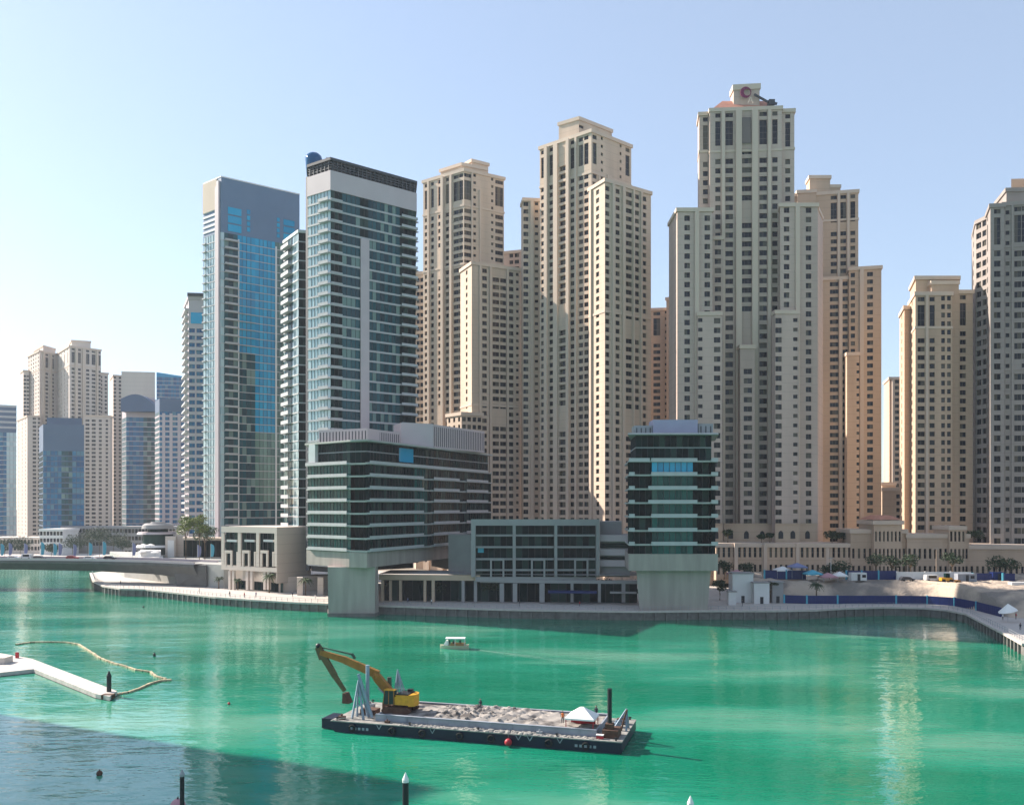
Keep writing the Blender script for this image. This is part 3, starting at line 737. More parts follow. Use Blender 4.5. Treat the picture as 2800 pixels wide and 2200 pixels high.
# T2: banded glass tower (right one)
t2 = empty('glass_tower', (*P(904, 297), QZ), 'banded glass tower with pale mauve cap, dark roof louvres and small blue dome', 'tower', 'glass towers left of the sandstone row')
L2, C2, R2 = P(843, 303.5), P(904, 297), P(1137, 318.7)
B2 = (L2[0]+R2[0]-C2[0], L2[1]+R2[1]-C2[1]); poly2 = [L2, C2, R2, P(1128, 352), P(847, 345)]
zc0, zc1, zl = Z(520, 297), Z(466, 297), Z(431, 297)
gm2 = {0: [(843, 904, 2)], 1: [(904, 936, 3), (936, 984, 0), (984, 1007, 3), (1007, 1093, 0), (1093, 1137, 3)]}
def bal2(k, zb, root):
    b = MB(); a, c = seg(L2, C2, 877, 904)
    slab_on(b, a, c, .25, 1.3, zb+.05, zb+.3); slab_on(b, a, c, 1.18, 1.3, zb+.3, zb+1.05); b.build('balcony', M['slab'], root)
    b = MB(); a, c = seg(C2, R2, 904.6, 935.4); slab_on(b, a, c, .24, .38, zb+.33, zb+.95); b.build('balcony', M['slab'], root)
    b = MB(); a, c = seg(C2, R2, 1093, 1136.5)
    slab_on(b, a, c, .25, 1.5, zb+.05, zb+.32); slab_on(b, a, c, 1.38, 1.5, zb+.32, zb+.95); b.build('balcony', M['slab'], root)
    b = MB(); a, c = R2, (R2[0]+(L2[0]-C2[0])*.3, R2[1]+(L2[1]-C2[1])*.3)
    slab_on(b, (a[0]+.1*(c[0]-a[0]), a[1]+.1*(c[1]-a[1])), c, .25, 1.9, zb+.06, zb+.34); b.build('balcony', M['slab'], root)
glass_floors(t2, poly2, 10, zc0, 3.5, gm2, 2, .62, .22, 'slab', 1.7, bal=bal2)
b = MB(); b.prism(offpoly(poly2, .35), zc0+.02, zc1); 
b.build('cap', M['offwhite'], t2)
b = MB()
b.prism(offpoly(poly2, -1.2), zc1+.01, zl-.9, 1)
for A, C in ((L2, C2), (C2, R2)):
    l = math.dist(A, C); n = int(l/1.6)
    for i in range(n):
        t = (i+.5)/n; c = (A[0]+(C[0]-A[0])*t, A[1]+(C[1]-A[1])*t)
        b.obox(c, ((C[0]-A[0])/l, (C[1]-A[1])/l), .35, .3, zc1+.01, zl-.9, 0)
for zz in (0.25, 0.5, 0.75): 
    z_ = zc1+(zl-.9-zc1)*zz; b.prism(offpoly(poly2, .05), z_, z_+.35, 0)
b.prism(offpoly(poly2, .5), zl-.9, zl, 0)
b.build('roof_louvre', [M['louvre'], M['dark']], t2)
b = MB(); a, c = seg(C2, R2, 984, 1007); slab_on(b, a, c, .23, .75, 10, Z(640, 299)); b.build('wall_strip', M['offwhite'], t2)
b = MB(); b.prism([P(836, 306), P(846, 304.5), P(852, 322), P(842, 323)], 10, Z(482, 305)); b.build('side_fin', M['louvre'], t2)
b = MB()
cx_, cy_ = P(858, 312)
rr = 3.0
b.tube([(cx_, cy_, Z(485, 310)), (cx_, cy_, Z(430, 310)), (cx_, cy_, Z(421, 310)), (cx_, cy_, Z(415, 310)), (cx_, cy_, Z(412, 310))], [rr*.8, rr, rr*.88, rr*.6, rr*.12], 16)
b.build('roof_dome', M['farblue'], t2, True)
b = MB(); b.beam((*P(882, 312), zl), (*P(893, 312), zl+6), .2, .2); b.beam((*P(893, 312), zl+6), (*P(899, 312), zl+5.6), .15, .15); b.build('antenna', M['steel'], t2)
# lower wing of T2 (778-835)
t2w = empty('glass_tower', (*P(805, 318), QZ), 'slim lower glass block with white stacked balconies tucked against the banded glass tower', 'tower', 'glass towers left of the sandstone row')
Lw, Cw, Rw = P(776, 331), P(816, 318), P(842, 319)
Bw = (Lw[0]+Rw[0]-Cw[0], Lw[1]+Rw[1]-Cw[1]); polyw = [Lw, Cw, Rw, Bw]
def balw(k, zb, root):
    b = MB(); a, c = seg(Lw, Cw, 781, 801)
    slab_on(b, a, c, .2, 1.9, zb+.05, zb+.32); slab_on(b, a, c, 1.75, 1.9, zb+.32, zb+1.35)
    b.build('balcony', M['slab'], root)
glass_floors(t2w, polyw, 10, Z(636, 318), 3.4, {0: [(776, 801, 0), (801, 816, 2)], 1: [(816, 842, 3)]}, 2, .45, .1, 'slab', 1.6, bal=balw)
b = MB(); b.prism(offpoly(polyw, .3), Z(636, 318), Z(628, 318)); b.build('roof_slab', M['white'], t2w)
# T1: blue glass tower
t1 = empty('glass_tower', (*P(605, 385), QZ), 'blue reflective glass tower with plain slate grey slanting-topped cap', 'tower', 'glass towers left of the sandstone row')
L1, C1, R1 = P(556, 394), P(605, 385), P(819, 407)
B1 = (L1[0]+R1[0]-C1[0], L1[1]+R1[1]-C1[1]); poly1 = [L1, C1, R1, B1]
zcap = Z(634, 385); ztop = Z(484, 385)
def bal1(k, zb, root):
    b = MB(); a, c = seg(C1, R1, 613, 650)
    slab_on(b, a, c, .12, 1.4, zb+.02, zb+.28); slab_on(b, a, c, 1.32, 1.4, zb+.28, zb+.8); b.build('balcony', M['slab'], root)
    b = MB(); a, c = seg(L1, C1, 557, 566); slab_on(b, a, c, .12, 1.0, zb+.02, zb+.5); b.build('balcony', M['slab'], root)
    if 8 < k < 16: b = MB(); a, c = seg(C1, R1, 651, 697); slab_on(b, a, c, .12, .8, zb+.02, zb+.32); b.build('balcony', M['slab'], root)
def gm1(k):
    up = k < 15; lo = 24 < k < 34
    return {0: [(556, 590, 2), (590, 605, 2)], 1: [(605, 613, 2), (613, 650, 0), (650, 698, 1 if up else 0), (698, 752, 7 if lo else (1 if k < 25 else 0)), (752, 819, 7 if k < 34 else 5)]}  # sky-blue and green reflections painted as pane tints, changing by floor
glass_floors(t1, poly1, 10, zcap, 3.45, gm1, 2, .32, .1, 'slab', 1.8, bal=bal1)
b = MB(); b.prism(poly1, zcap+.02, ztop); b.build('cap', M['capgrey'], t1)
b = MB(); a, c = seg(L1, C1, 556.2, 594); slab_on(b, a, c, .02, .4, Z(578, 390), Z(497, 390)); b.build('cap_panel', M['stone_trim'], t1)
b = MB(); a, c = seg(L1, C1, 556.2, 590)
for k in range(5):
    z_ = Z(634, 390)+k*2.2; slab_on(b, a, c, .02, .25, z_, z_+.8)
b.build('cap_band', M['white'], t1)
b = MB(); a, c = seg(L1, C1, 596, 602); slab_on(b, a, c, .05, .9, 10, ztop-1.5); a, c = seg(L1, C1, 590, 594); slab_on(b, a, c, .05, .5, 10, ztop-3.5); b.build('wall_strip', M['offwhite'], t1)
for (p0, p1, yt, yb, nr) in ((623, 660, 562, 632, 3), (675, 684, 570, 634, 4), (757, 765, 592, 650, 4), (775, 805, 596, 655, 3)):
    A, C = seg(C1, R1, p0, p1); zt, zb = Z(yt, A[1]), Z(yb, A[1]); zb = max(zb, zcap+.5)
    for k in range(nr):
        b = MB(); h = (zt-zb)/nr
        b0 = zb+k*h
        slab_on(b, A, C, .01, .12, b0+.15, b0+h-.5, 0); slab_on(b, A, C, .01, .2, b0+h-.5, b0+h-.3, 1)
        b.build('window', [M['blueg'], M['capgrey']], t1)
b = MB(); b.prism(offpoly(poly1, .12), ztop, ztop+.5); b.build('parapet', M['white'], t1)
# T1 front lower volume with corner column
b = MB(); a, c = seg(C1, R1, 650.5, 653); slab_on(b, a, c, .12, .6, 10, zcap-2); a, c = seg(C1, R1, 752, 756); slab_on(b, a, c, .12, .5, 10, zcap-2); b.build('mullion', M['white'], t1)

# ================================================================ distant towers on the left
GD = 'hazy distant towers on the left'
T = Tower('distant_tower', (*P(100, 760), QZ), 'hazy beige tower with stepped crown, left of the far pair', 'tower', GD, fh=3.4, wall='stone_pale', hide=1440)
T.block([(76, 800), (108, 770), (160, 790)], 958, 1, {0: ('auto', 5, 2.6, 'n'), 1: [(128, 3.4, c_), (145, 2.4, c_)]}, cornice=.6, belts=(1010,), pils=[(1, 118, 2, 1.5), (1, 137, 2, 1.5)])
T.block([(92, 806), (118, 778), (152, 796)], 944, 1, {}, cornice=.45)
T.block([(56, 805), (64, 790), (80, 792)], 1012, 1, {1: ('auto', 2, 2, 'n')}, cornice=.45)
T.block([(47, 800), (75, 760), (110, 764)], 1136, 1, {0: ('auto', 3, 2, 'n'), 1: [(94, 2.6, n_), (107, 2, n_)]}, cornice=.45)
T.finish()
T = Tower('distant_tower', (*P(215, 750), QZ), 'hazy grey beige tower with flat crown, right of the far pair', 'tower', GD, fh=3.4, wall='stone_pale', hide=1440)
T.block([(155, 790), (190, 750), (276, 770)], 945, 1, {0: ('auto', 4, 2.2, 'c'), 1: [(200, 2.6, c_), (217, 2.6, c_), (240, 2.8, c_), (256, 3.2, c_), (272, 2.2, c_)]}, cornice=.6, belts=(998,), pils=[(1, 208, 2, 1.6), (1, 228, 2, 1.6), (1, 265, 1.5, 1.5)])
T.block([(190, 788), (196, 770), (248, 776)], 930, 1, {}, cornice=.45)
T.block([(270, 775), (296, 780)], 1018, 0, {0: ('auto', 2, 2, 'n')}, depth=16)
T.block([(228, 748), (300, 752)], 1135, 0, {0: [(239, 3.2, n_), (256, 3.2, n_), (274, 2.4, n_), (292, 2, n_)]}, depth=10)
T.finish()
T = Tower('distant_tower', (*P(318, 800), QZ), 'slim pale far tower standing left of the arched-roof towers', 'tower', GD, fh=3.4, wall='stone_pale', hide=1440)
T.block([(301, 830), (310, 800), (345, 805)], 1025, 1, {1: [(313, 2.6, n_), (328, 2, n_)]}, cornice=.45)
T.finish()
T = Tower('distant_tower', (*P(515, 420), QZ), 'slim white tower with dark roof slab and blue top window beside the blue glass tower', 'tower', GD, fh=3.4, wall='offwhite', trim='offwhite', hide=1430, winmat='farblue')
T.block([(505, 440), (516, 420), (556, 421)], 812, 1, {0: ('auto', 2, 2.6, 'n'), 1: [(525, 2.6, n_, [(805, 890)]), (546, 3.0, n_, [(805, 890)])]}, cornice=.5)
T.finish()
b = MB(); b.prism([P(512, 418), P(556, 419), P(556, 436), P(512, 436)], Z(812, 420)+.4, Z(806, 420)+.6); b.build('roof_slab', M['louvre'], T.root)
b = MB(); a, c = seg(P(516, 420), P(556, 421), 522, 553); slab_on(b, a, c, .02, .25, Z(884, 420), Z(854, 420)); b.build('top_window', M['blueg'], T.root)
b = MB()
for k in range(46):
    z_ = Z(812, 420)-6-k*3.4
    if z_ < 12: break
    slab_on(b, *seg(P(505, 440), P(516, 420), 505.3, 515.5), .05, 1.6, z_, z_+.9)
o_ = b.build('balcony', M['slab'], T.root); o_['kind'] = 'stuff'
def simple_glass(label, pts, ytop, fh, gm, bm, ref=1, bh=.7, extra=None, z0=6, name='distant_tower'):
    W = [P(*p) for p in pts]
    if len(W) == 2: d = (W[1][0]-W[0][0], W[1][1]-W[0][1]); l = math.hypot(*d); poly = W+[(W[1][0]-d[1]/l*22, W[1][1]+d[0]/l*22), (W[0][0]-d[1]/l*22, W[0][1]+d[0]/l*22)]
    else: poly = W+[(W[0][0]+W[2][0]-W[1][0], W[0][1]+W[2][1]-W[1][1])]
    r = empty(name, (W[ref][0], W[ref][1], QZ), label, 'tower', GD)
    glass_floors(r, poly, z0, Z(ytop, W[ref][1]), fh, gm, len(W)-1, bh, .12, bm, 2.4, mw=.16)
    return r, poly, Z(ytop, W[ref][1])
r, po, zt = simple_glass('far blue grey glass tower cut off by the left edge', [(-40, 660), (45, 670)], 1180, 3.5, {0: [(-40, 18, 6), (18, 45, 2)]}, 'slab', 0, bh=.5)
b = MB(); b.prism(po, zt+.02, Z(1106, 665)); b.build('cap', M['farcap'], r)
b = MB(); 
for k in range(5): b.prism(offpoly(po, .15), zt+3+k*4, zt+4.6+k*4)
b.build('cap_band', M['slab'], r)
r, po, zt = simple_glass('deep blue glass tower with stepped top in front of the far pair', [(107, 600), (118, 575), (230, 580)], 1232, 3.5, {0: [(107, 118, 2)], 1: [(118, 168, 6), (168, 198, 0), (198, 230, 6)]}, 'farcap')
b = MB(); b.prism(po, zt+.02, Z(1160, 577)); b.prism([P(128, 580), P(224, 584), P(224, 600), P(128, 598)], Z(1160, 577)+.02, Z(1140, 577)); b.build('cap', M['farcap'], r)
r, po, zt = simple_glass('teal glass tower under a dark arched roof in the far group', [(334, 655), (345, 640), (424, 645)], 1140, 3.5, {0: [(334, 345, 2)], 1: [(345, 372, 6), (372, 392, 6), (392, 424, 0)]}, 'offwhite', bh=.5)
b = MB(); b.prism(po, zt+.02, Z(1085, 640)); b.build('cap', M['offwhite'], r)
b = MB(); N = 10
x0, x1 = P(340, 642)[0], P(440, 642)[0]
prof = [(x0+(x1-x0)*k/N, Z(1092, 640)+ (math.sin(math.pi*(k/N))*6.5) - k*.7) for k in range(N+1)]
for (xa, za), (xb, zb) in zip(prof, prof[1:]): b.prism([(xa, 636), (xb, 636), (xb, 672), (xa, 672)], Z(1092, 640)-9, [za, zb, zb, za])
b.build('arched_roof', M['farcap'], r)
b = MB()
b.prism([P(332, 680), P(424, 684), P(424, 700), P(332, 700)], 20, Z(1015, 680)); b.build('rear_block', M['stone_pale'], r)
r, po, zt = simple_glass('grey tower with white balconies and dark roof right of the teal far tower', [(424, 600), (436, 585), (504, 588)], 1125, 3.4, {0: [(424, 436, 2)], 1: [(436, 504, 6)]}, 'offwhite', bh=1.2)
b = MB(); b.prism(po, zt+.02, Z(1092, 590)); b.build('cap', M['farcap'], r)
b = MB()
for px in (448, 468, 490): slab_on(b, *seg(P(436, 585), P(504, 588), px-4, px+4), .13, .6, 6, zt-1)
b.build('wall_strip', M['offwhite'], r)
r, po, zt = simple_glass('far blue glass block with pale slanting roof above the arched-roof tower', [(428, 760), (505, 765)], 1030, 3.5, {0: [(428, 505, 6)]}, 'slab', 0, bh=.4)
b = MB(); b.prism(po, zt+.02, [zt+4, zt+1, zt+1, zt+4]); b.build('cap', M['blueg'], r)
# low dark blocks at the foot of the far towers
for (p0, p1, yt, Y, lab, wl) in ((-40, 130, 1470, 560, 'low pale podium block under the far beige tower', 'stone_pale'), (108, 172, 1447, 545, 'low white framed block under the deep blue tower', 'white'),
                                 (168, 345, 1440, 570, 'low grey blue podium block behind the bridge flags', 'grey'), (340, 480, 1440, 520, 'low grey podium block behind the round restaurant', 'grey')):
    T = Tower('podium_block', (*P((p0+p1)/2, Y), QZ), lab, 'podium block', 'podium blocks under the far towers', fh=4.2, wall=wl, trim=wl, hide=1530, winmat='win')
    T.block([(p0, Y), (p1, Y)], yt, 0, {0: ('auto', max(5, int((p1-p0)/9)), 1.7, 'n')}, depth=20, cornice=.4)
    T.finish()

# ================================================================ shading tower on the left bank, outside the picture
lbk = MB(); lbk.poly([(-400, 120, QZ), (-235, 120, QZ), (-150, 205, QZ), (-165, 262, QZ), (-400, 290, QZ)])
lbk.prism([(-400, 120), (-235, 120), (-150, 205), (-165, 262), (-400, 290)], -4, QZ-.01, cap=False)
tag(lbk.build('left_bank', M['concrete']), 'paved left bank of the basin', kind='structure')
def IPX(x, y): return (x/y*F+CX, y)
sx, sy = -SX, -SY                                        # horizontal travel direction of sunlight
nx, ny = 0.565, 0.825
LT = 176.0
tip = (-9.0, 101.0)
ca = (tip[0]-sx*LT, tip[1]-sy*LT)
T = Tower('apartment_tower', (ca[0]-20, ca[1]-30, QZ), 'tall sandstone tower on the left bank, outside the picture to the left', 'tower', None, hide=0)
wv = 34
c0 = (ca[0]-nx*wv, ca[1]-ny*wv); c1 = (ca[0]-sx*26, ca[1]-sy*26); c2 = (c0[0]-sx*26, c0[1]-sy*26)
T.block([IPX(*c2), IPX(*c0), IPX(*ca)], 0, 0, {0: ('auto', 7, 1.8, 'n'), 1: ('auto', 9, 1.8, 'n')}, z1=LT*math.tan(R(SUN_EL)), cornice=.6)
T.finish()

for (x0, y0, w_, hh, lab) in ((205, 150, 30, 150, 'unseen dark glass tower added on the right bank for reflections, nearest the water bend'), (250, 205, 34, 190, 'unseen dark glass tower added on the right bank for reflections, farther from the water')):  # unseen towers added to darken what the glass facades reflect
    rt_ = empty('glass_tower', (x0, y0, QZ), lab, 'tower'); b = MB(); b.prism([(x0, y0), (x0+w_, y0-8), (x0+w_+8, y0+w_-8), (x0+8, y0+w_)], QZ, hh); b.build('glazing', M['darkg'], rt_)
    for k in range(int(hh/3.6)):
        b = MB(); b.prism(offpoly([(x0, y0), (x0+w_, y0-8), (x0+w_+8, y0+w_-8), (x0+8, y0+w_)], .3), QZ+k*3.6, QZ+k*3.6+.6); b.build('floor_band', M['slab'], rt_)
# ================================================================ pier hotel, left block
h1 = empty('pier_hotel', (*P(960, 262), 0), 'wide glass hotel block with white floor bands, raised on a pale pedestal in the water', 'building', 'glass hotel blocks on pedestals in the water')
HA, HM, HC, HR = P(838, 271), P(955, 258), P(1004, 255), P(1345, 331)
HB0 = P(1150, 352); HB1 = P(862, 300)
zf = [Z(1264, 255) - 3.62*k for k in range(8)]           # band levels
skb, skt = Z(1552, 255), Z(1511, 255)
b = MB()
sk = [HA, HM, HC, P(1238, 307), P(1180, 325), P(860, 296)]
b.prism(sk, skb, skt); b.build('skirt', M['pedestal'], h1)
b = MB(); b.prism([P(1232, 309), P(1335, 332), P(1250, 350), P(1180, 330)], 10, skt-.3); b.build('rear_base', M['grey'], h1)
b = MB(); b.prism([(p[0]*1, p[1]) for p in offpoly([HA, HM, HC, HR, HB0, HB1], -4)], skt+.01, Z(1202, 255)-.5); b.build('core', M['dark'], h1)
full = [HA, HM, HC, HR, HB0, HB1]
for k, z in enumerate(zf):
    q = MB(); q.prism(offpoly(full, .05), z-.5, z-.02); q.build('floor_slab', M['concrete'], h1)
    q = MB()
    segs = [(HA, HM, 846, 953), (HC, HR, 1006, 1154), (HC, HR, 1182, 1252), (HC, HR, 1272, 1330)] if k else [(HA, HM, 840, 953), (HC, HR, 1006, 1330)]
    for A, C, p0, p1 in segs:
        a, c = seg(A, C, p0, p1); slab_on(q, a, c, -.9, .75, z-.34, z+.1); slab_on(q, a, c, .62, .75, z+.1, z+.6)
    q.build('floor_band', M['slab'], h1)
zt_ = zf + [skt]
for k in range(8):
    za, zb = zt_[k+1]+(.0 if k < 7 else 0.01), zf[k]-.5
    g = MB()
    for (A, C, p0, p1, o, mi) in ((HA, HM, 838, 955, -.5, 5), (HM, HC, 955, 1004, -2.6, 3), (HC, HR, 1004, 1135, -.5, 3), (HC, HR, 1135, 1170, -.2, 5), (HC, HR, 1170, 1258, -.6, 3), (HC, HR, 1258, 1345, -.9, 3)):
        a, c = seg(A, C, p0, p1); glaze(g, a, c, za, zb, 1.6, o, .1, mi, 4)
    glaze(g, HR, HB0, za, zb, 3, -.5, .1, 3, 4); glaze(g, HB1, HA, za, zb, 3, -.5, .1, 3, 4)
    g.build('floor_glazing', GM, h1)
# top two storeys set back under a thin roof
tz = zf[0]; rz0 = Z(1202, 255)
pp = [P(852, 272), P(957, 260.5), P(1003, 258.5), P(1334, 331), P(1150, 350), P(870, 298)]
for (za, zb) in ((tz, tz+3.3), (tz+3.6, rz0-.35)):
    g = MB()
    for i in range(5):
        if i in (0, 1, 2): glaze(g, pp[i], pp[i+1], za, zb, 1.7, 0, .1, 3 if i != 2 else 3, 4)
        else: glaze(g, pp[i], pp[(i+1) % 6], za, zb, 4, 0, .1, 3, 4)
    g.build('terrace_glazing', GM, h1)
b = MB(); b.prism(offpoly(pp, .15), tz+3.3, tz+3.6); b.build('terrace_slab', M['steel'], h1)
b = MB(); b.prism(offpoly([P(836, 272), P(960, 257), P(1004, 254.5), P(1345, 329), P(1150, 352), P(860, 300)], .3), rz0-.35, rz0+.15); b.build('roof_slab', M['concrete'], h1)
b = MB(); slab_on(b, P(845, 270), P(862, 268.5), -1.2, .1, tz+.14, rz0-.36); b.build('column', M['white'], h1)
g = MB(); a, c = seg(P(1003, 258.5), P(1334, 331), 1090, 1128); slab_on(g, a, c, .1, .3, tz+1.2, rz0-1.0); g.build('blue_panel', M['blueg'], h1)
def screen(root, A, C, z0, z1, depth, matn, name='roof_screen', slats=True):
    b = MB(); slab_on(b, A, C, -depth, 0, z0, z1, 0)
    if slats:
        l = math.dist(A, C); n = int(l/1.1); 
        for i in range(n):
            t = (i+.5)/n; c = (A[0]+(C[0]-A[0])*t, A[1]+(C[1]-A[1])*t)
            b.obox(c, ((C[0]-A[0])/l, (C[1]-A[1])/l), .3, .16, z0+.5, z1-.7, 1)
    return b.build(name, [M[matn], M['louvre']], root)
screen(h1, P(872, 273), P(1004, 266), rz0+.16, Z(1172, 268), 8, 'offwhite')
screen(h1, P(1005, 267), P(1092, 282), rz0+.16, Z(1174, 271), 8, 'offwhite')
screen(h1, P(1096, 286), P(1185, 290), rz0+.16, Z(1157, 288), 10, 'offwhite', slats=False)
screen(h1, P(1186, 291), P(1325, 318), rz0+.16, Z(1160, 291), 12, 'offwhite')
b = MB(); b.prism([P(898, 258.5), P(1024, 258.5), P(1036, 262), P(1030, 276), P(898, 276)], -3, skb-.01, top=[P(896, 259), P(1026, 259), P(1034, 262), P(1030, 276), P(896, 276)]); b.build('pedestal', M['pedestal'], h1)
b = MB(); b.prism(offpoly([P(898, 258.5), P(1024, 258.5), P(1036, 262), P(1030, 276), P(898, 276)], .25), -3, 1.0); b.build('pedestal_base', M['quay'], h1)
# ---------------------------------------------------------------- right block
h2 = empty('pier_hotel', (*P(1840, 255), 0), 'narrow glass hotel block with white floor bands on its own pale pedestal', 'building', 'glass hotel blocks on pedestals in the water')
G0, G1 = P(1719, 250), P(1963, 250); G2, G3 = (G1[0]-1, 275), (G0[0]+2, 275); gfull = [G0, G1, G2, G3]
gz = [Z(1258, 250) - 3.92*k for k in range(7)]; s2t, s2b = Z(1514, 250), Z(1560, 250)
b = MB(); b.prism(gfull, s2b, s2t); b.build('skirt', M['pedestal'], h2)
b = MB(); b.prism(offpoly(gfull, -3.2), s2t+.01, Z(1186, 251)-.5); b.build('core', M['dark'], h2)
zt_ = gz+[s2t]
for k, z in enumerate(gz):
    q = MB(); q.prism(offpoly(gfull, -.02), z-.5, z-.04); q.build('floor_slab', M['concrete'], h2)
    q = MB()
    sg_ = [(1780, 1906)] + ([(1719.5, 1776)] if k == 0 else [(1719.5, 1735)]) + [(1944, 1962.5)]
    if k in (2, 3, 5): sg_ = [(1772, 1906), (1719.5, 1735), (1944, 1962.5)]
    for p0, p1 in sg_:
        a, c = seg(G0, G1, p0, p1); slab_on(q, a, c, -.9, .5, z-.45, z+.1); slab_on(q, a, c, .38, .5, z+.1, z+.62)
    q.build('floor_band', M['slab'], h2)
    g = MB(); za, zb = zt_[k+1]+.01, z-.5
    for p0, p1, o, mi in ((1719, 1783, -1.8, 3), (1783, 1895, -.35, 5 if k != 0 else 1), (1895, 1907, -.8, 3), (1907, 1962, -2.6, 3)):
        a, c = seg(G0, G1, p0, p1); glaze(g, a, c, za, zb, 1.7, o, .1, mi, 4)
    glaze(g, G1, G2, za, zb, 3, -1.6, .1, 3, 4); glaze(g, G3, G0, za, zb, 3, -1.6, .1, 3, 4)
    g.build('floor_glazing', GM, h2)
tp = [P(1739, 253), P(1945, 253), (P(1945, 253)[0]-1, 272), (P(1739, 253)[0]+1, 272)]
r2 = Z(1186, 251)
for za, zb in ((gz[0], gz[0]+3.6), (gz[0]+3.9, r2-.3)):
    g = MB()
    for i in range(4): glaze(g, tp[i], tp[(i+1) % 4], za, zb, 1.6, 0, .1, 3, 4)
    g.build('terrace_glazing', GM, h2)
b = MB(); b.prism(offpoly(tp, .15), gz[0]+3.6, gz[0]+3.9); b.build('terrace_slab', M['steel'], h2)
b = MB(); b.prism([P(1716, 249), P(1966, 249), P(1955, 274), P(1725, 274)], r2-.3, r2+.2, top=[P(1719, 249.4), P(1963, 249.4), P(1955, 273), P(1727, 273)]); b.build('roof_slab', M['concrete'], h2)
screen(h2, P(1786, 256), P(1908, 256), r2+.21, Z(1147, 256), 8, 'lilac', slats=False)
screen(h2, P(1735, 257), P(1784, 257), r2+.21, Z(1163, 257), 6, 'steel')
screen(h2, P(1910, 257), P(1950, 257), r2+.21, Z(1158, 257), 6, 'steel')
b = MB(); b.prism([P(1753, 252), P(1929, 252), P(1926, 270), P(1758, 270)], -3, s2b-.01, top=[P(1740, 252), P(1944, 252), P(1938, 270), P(1746, 270)]); b.build('pedestal', M['pedestal'], h2)
b = MB(); b.prism(offpoly([P(1753, 252), P(1929, 252), P(1926, 270), P(1758, 270)], .3), -3, .9); b.build('pedestal_base', M['quay'], h2)

# ================================================================ low buildings on the promenade
def fbox(b, A, C, p0, p1, y0, y1, o0, o1, m=0):
    """box on the facade line A-C between picture columns p0..p1 and rows y0 (top)..y1 (bottom)"""
    a, c = seg(A, C, p0, p1); Ym = (a[1]+c[1])/2
    slab_on(b, a, c, o0, o1, Z(y1, Ym), Z(y0, Ym), m)
# left framed building, half in sun
A, C = P(605, 318), P(757, 303)
pb = empty('promenade_building', (*P(680, 310), QZ), 'sunlit three-bay framed building on the promenade left of the wide hotel', 'building', 'framed low buildings on the promenade')
b = MB()
fbox(b, A, C, 605, 757, 1440, 1456, -.6, 0)
for p0, p1 in ((605, 612), (650, 658), (700, 708), (750, 757)): fbox(b, A, C, p0, p1, 1456.1, 1548, -.6, -.02)
fbox(b, A, C, 605, 757, 1548.1, 1560, -.6, 0)
for p0 in (614, 662, 712):
    fbox(b, A, C, p0, p0+4, 1512, 1548, -.5, .05); fbox(b, A, C, p0+16, p0+20, 1512, 1548, -.5, .05); fbox(b, A, C, p0, p0+20, 1504, 1511.9, -.5, .05)
    fbox(b, A, C, p0+32, p0+36, 1508, 1548, -.5, -.04)
b.build('frame', M['stone_pale'], pb)
b = MB()
for p0 in (620, 668, 720): fbox(b, A, C, p0-5, p0+22, 1475, 1481, -1.4, -.8)
b.build('balcony', M['white'], pb)
for p0, p1 in ((622, 628), (633, 638), (670, 676), (682, 688), (718, 724), (728, 734)):
    b = MB(); fbox(b, A, C, p0, p1, 1560.1, 1612, -1.2, -.3); b.build('column', M['stone_pale'], pb)
g = MB(); a, c = seg(A, C, 606, 756); glaze(g, a, c, Z(1548, 310), Z(1456, 310), 2.2, -2.0, .12, 3, 4)
a, c = seg(A, C, 606, 756); glaze(g, a, c, QZ, Z(1560, 310), 2.2, -3.0, .12, 3, 4)
g.build('glazing', GM, pb)
b = MB(); E_ = P(850, 318)
l = math.dist(C, E_)
b.prism([(C[0]+.0, C[1]-.01), E_, (E_[0]-4, E_[1]+16), (A[0]+10, A[1]+14), (A[0]+2.0, A[1]+2.3), (C[0]-1.5, C[1]+3.4)], Z(1595, 303), Z(1441, 303)); b.build('wall', M['stone_pale'], pb)
b = MB(); b.prism([P(762, 306), P(900, 316), P(900, 322), P(768, 318)], QZ, Z(1578, 306)); b.build('garden_wall', M['stone_pale'], pb)
for px in (812, 868): 
    b = MB(); b.prism([P(px, 296), P(px+16, 296), P(px+16, 300), P(px, 300)], QZ, Z(1577, 298)); b.build('gate_pier', M['stone_pale'], pb)
# centre framed building
A, C = P(1286, 272), P(1645, 272)
cb = empty('promenade_building', (*P(1465, 275), QZ), 'shaded grey three-bay framed building between the two glass hotel blocks', 'building', 'framed low buildings on the promenade')
b = MB()
fbox(b, A, C, 1288, 1640, 1419, 1436, -.8, 0)
for p0, p1 in ((1288, 1300), (1402, 1410), (1516, 1524), (1630, 1640)): fbox(b, A, C, p0, p1, 1436.1, 1577, -.8, -.02)
fbox(b, A, C, 1300, 1630, 1577.1, 1590, -.8, 0)
for p0 in (1340, 1452, 1570):
    fbox(b, A, C, p0, p0+5, 1532, 1577, -.6, .15); fbox(b, A, C, p0+34, p0+39, 1532, 1577, -.6, .15); fbox(b, A, C, p0, p0+39, 1525, 1531.9, -.6, .15)
b.build('frame', M['grey'], cb)
for y0 in (1461, 1493, 1526, 1556):
    b = MB()
    for p0, p1 in ((1300, 1402), (1410, 1516), (1524, 1630)): fbox(b, A, C, p0+.3, p1-.3, y0, y0+5, -2.2, -.9)
    b.build('floor_edge', M['grey'], cb)
for y1_, y0_ in ((1461, 1437), (1493, 1466), (1526, 1498), (1556, 1531), (1577, 1561)):
    g = MB()
    for p0, p1 in ((1300, 1402), (1410, 1516), (1524, 1630)):
        a, c = seg(A, C, p0+.5, p1-.5); glaze(g, a, c, Z(y1_, 272), Z(y0_, 272), 1.9, -2.3, .12, 3, 4)
    g.build('glazing', GM, cb)
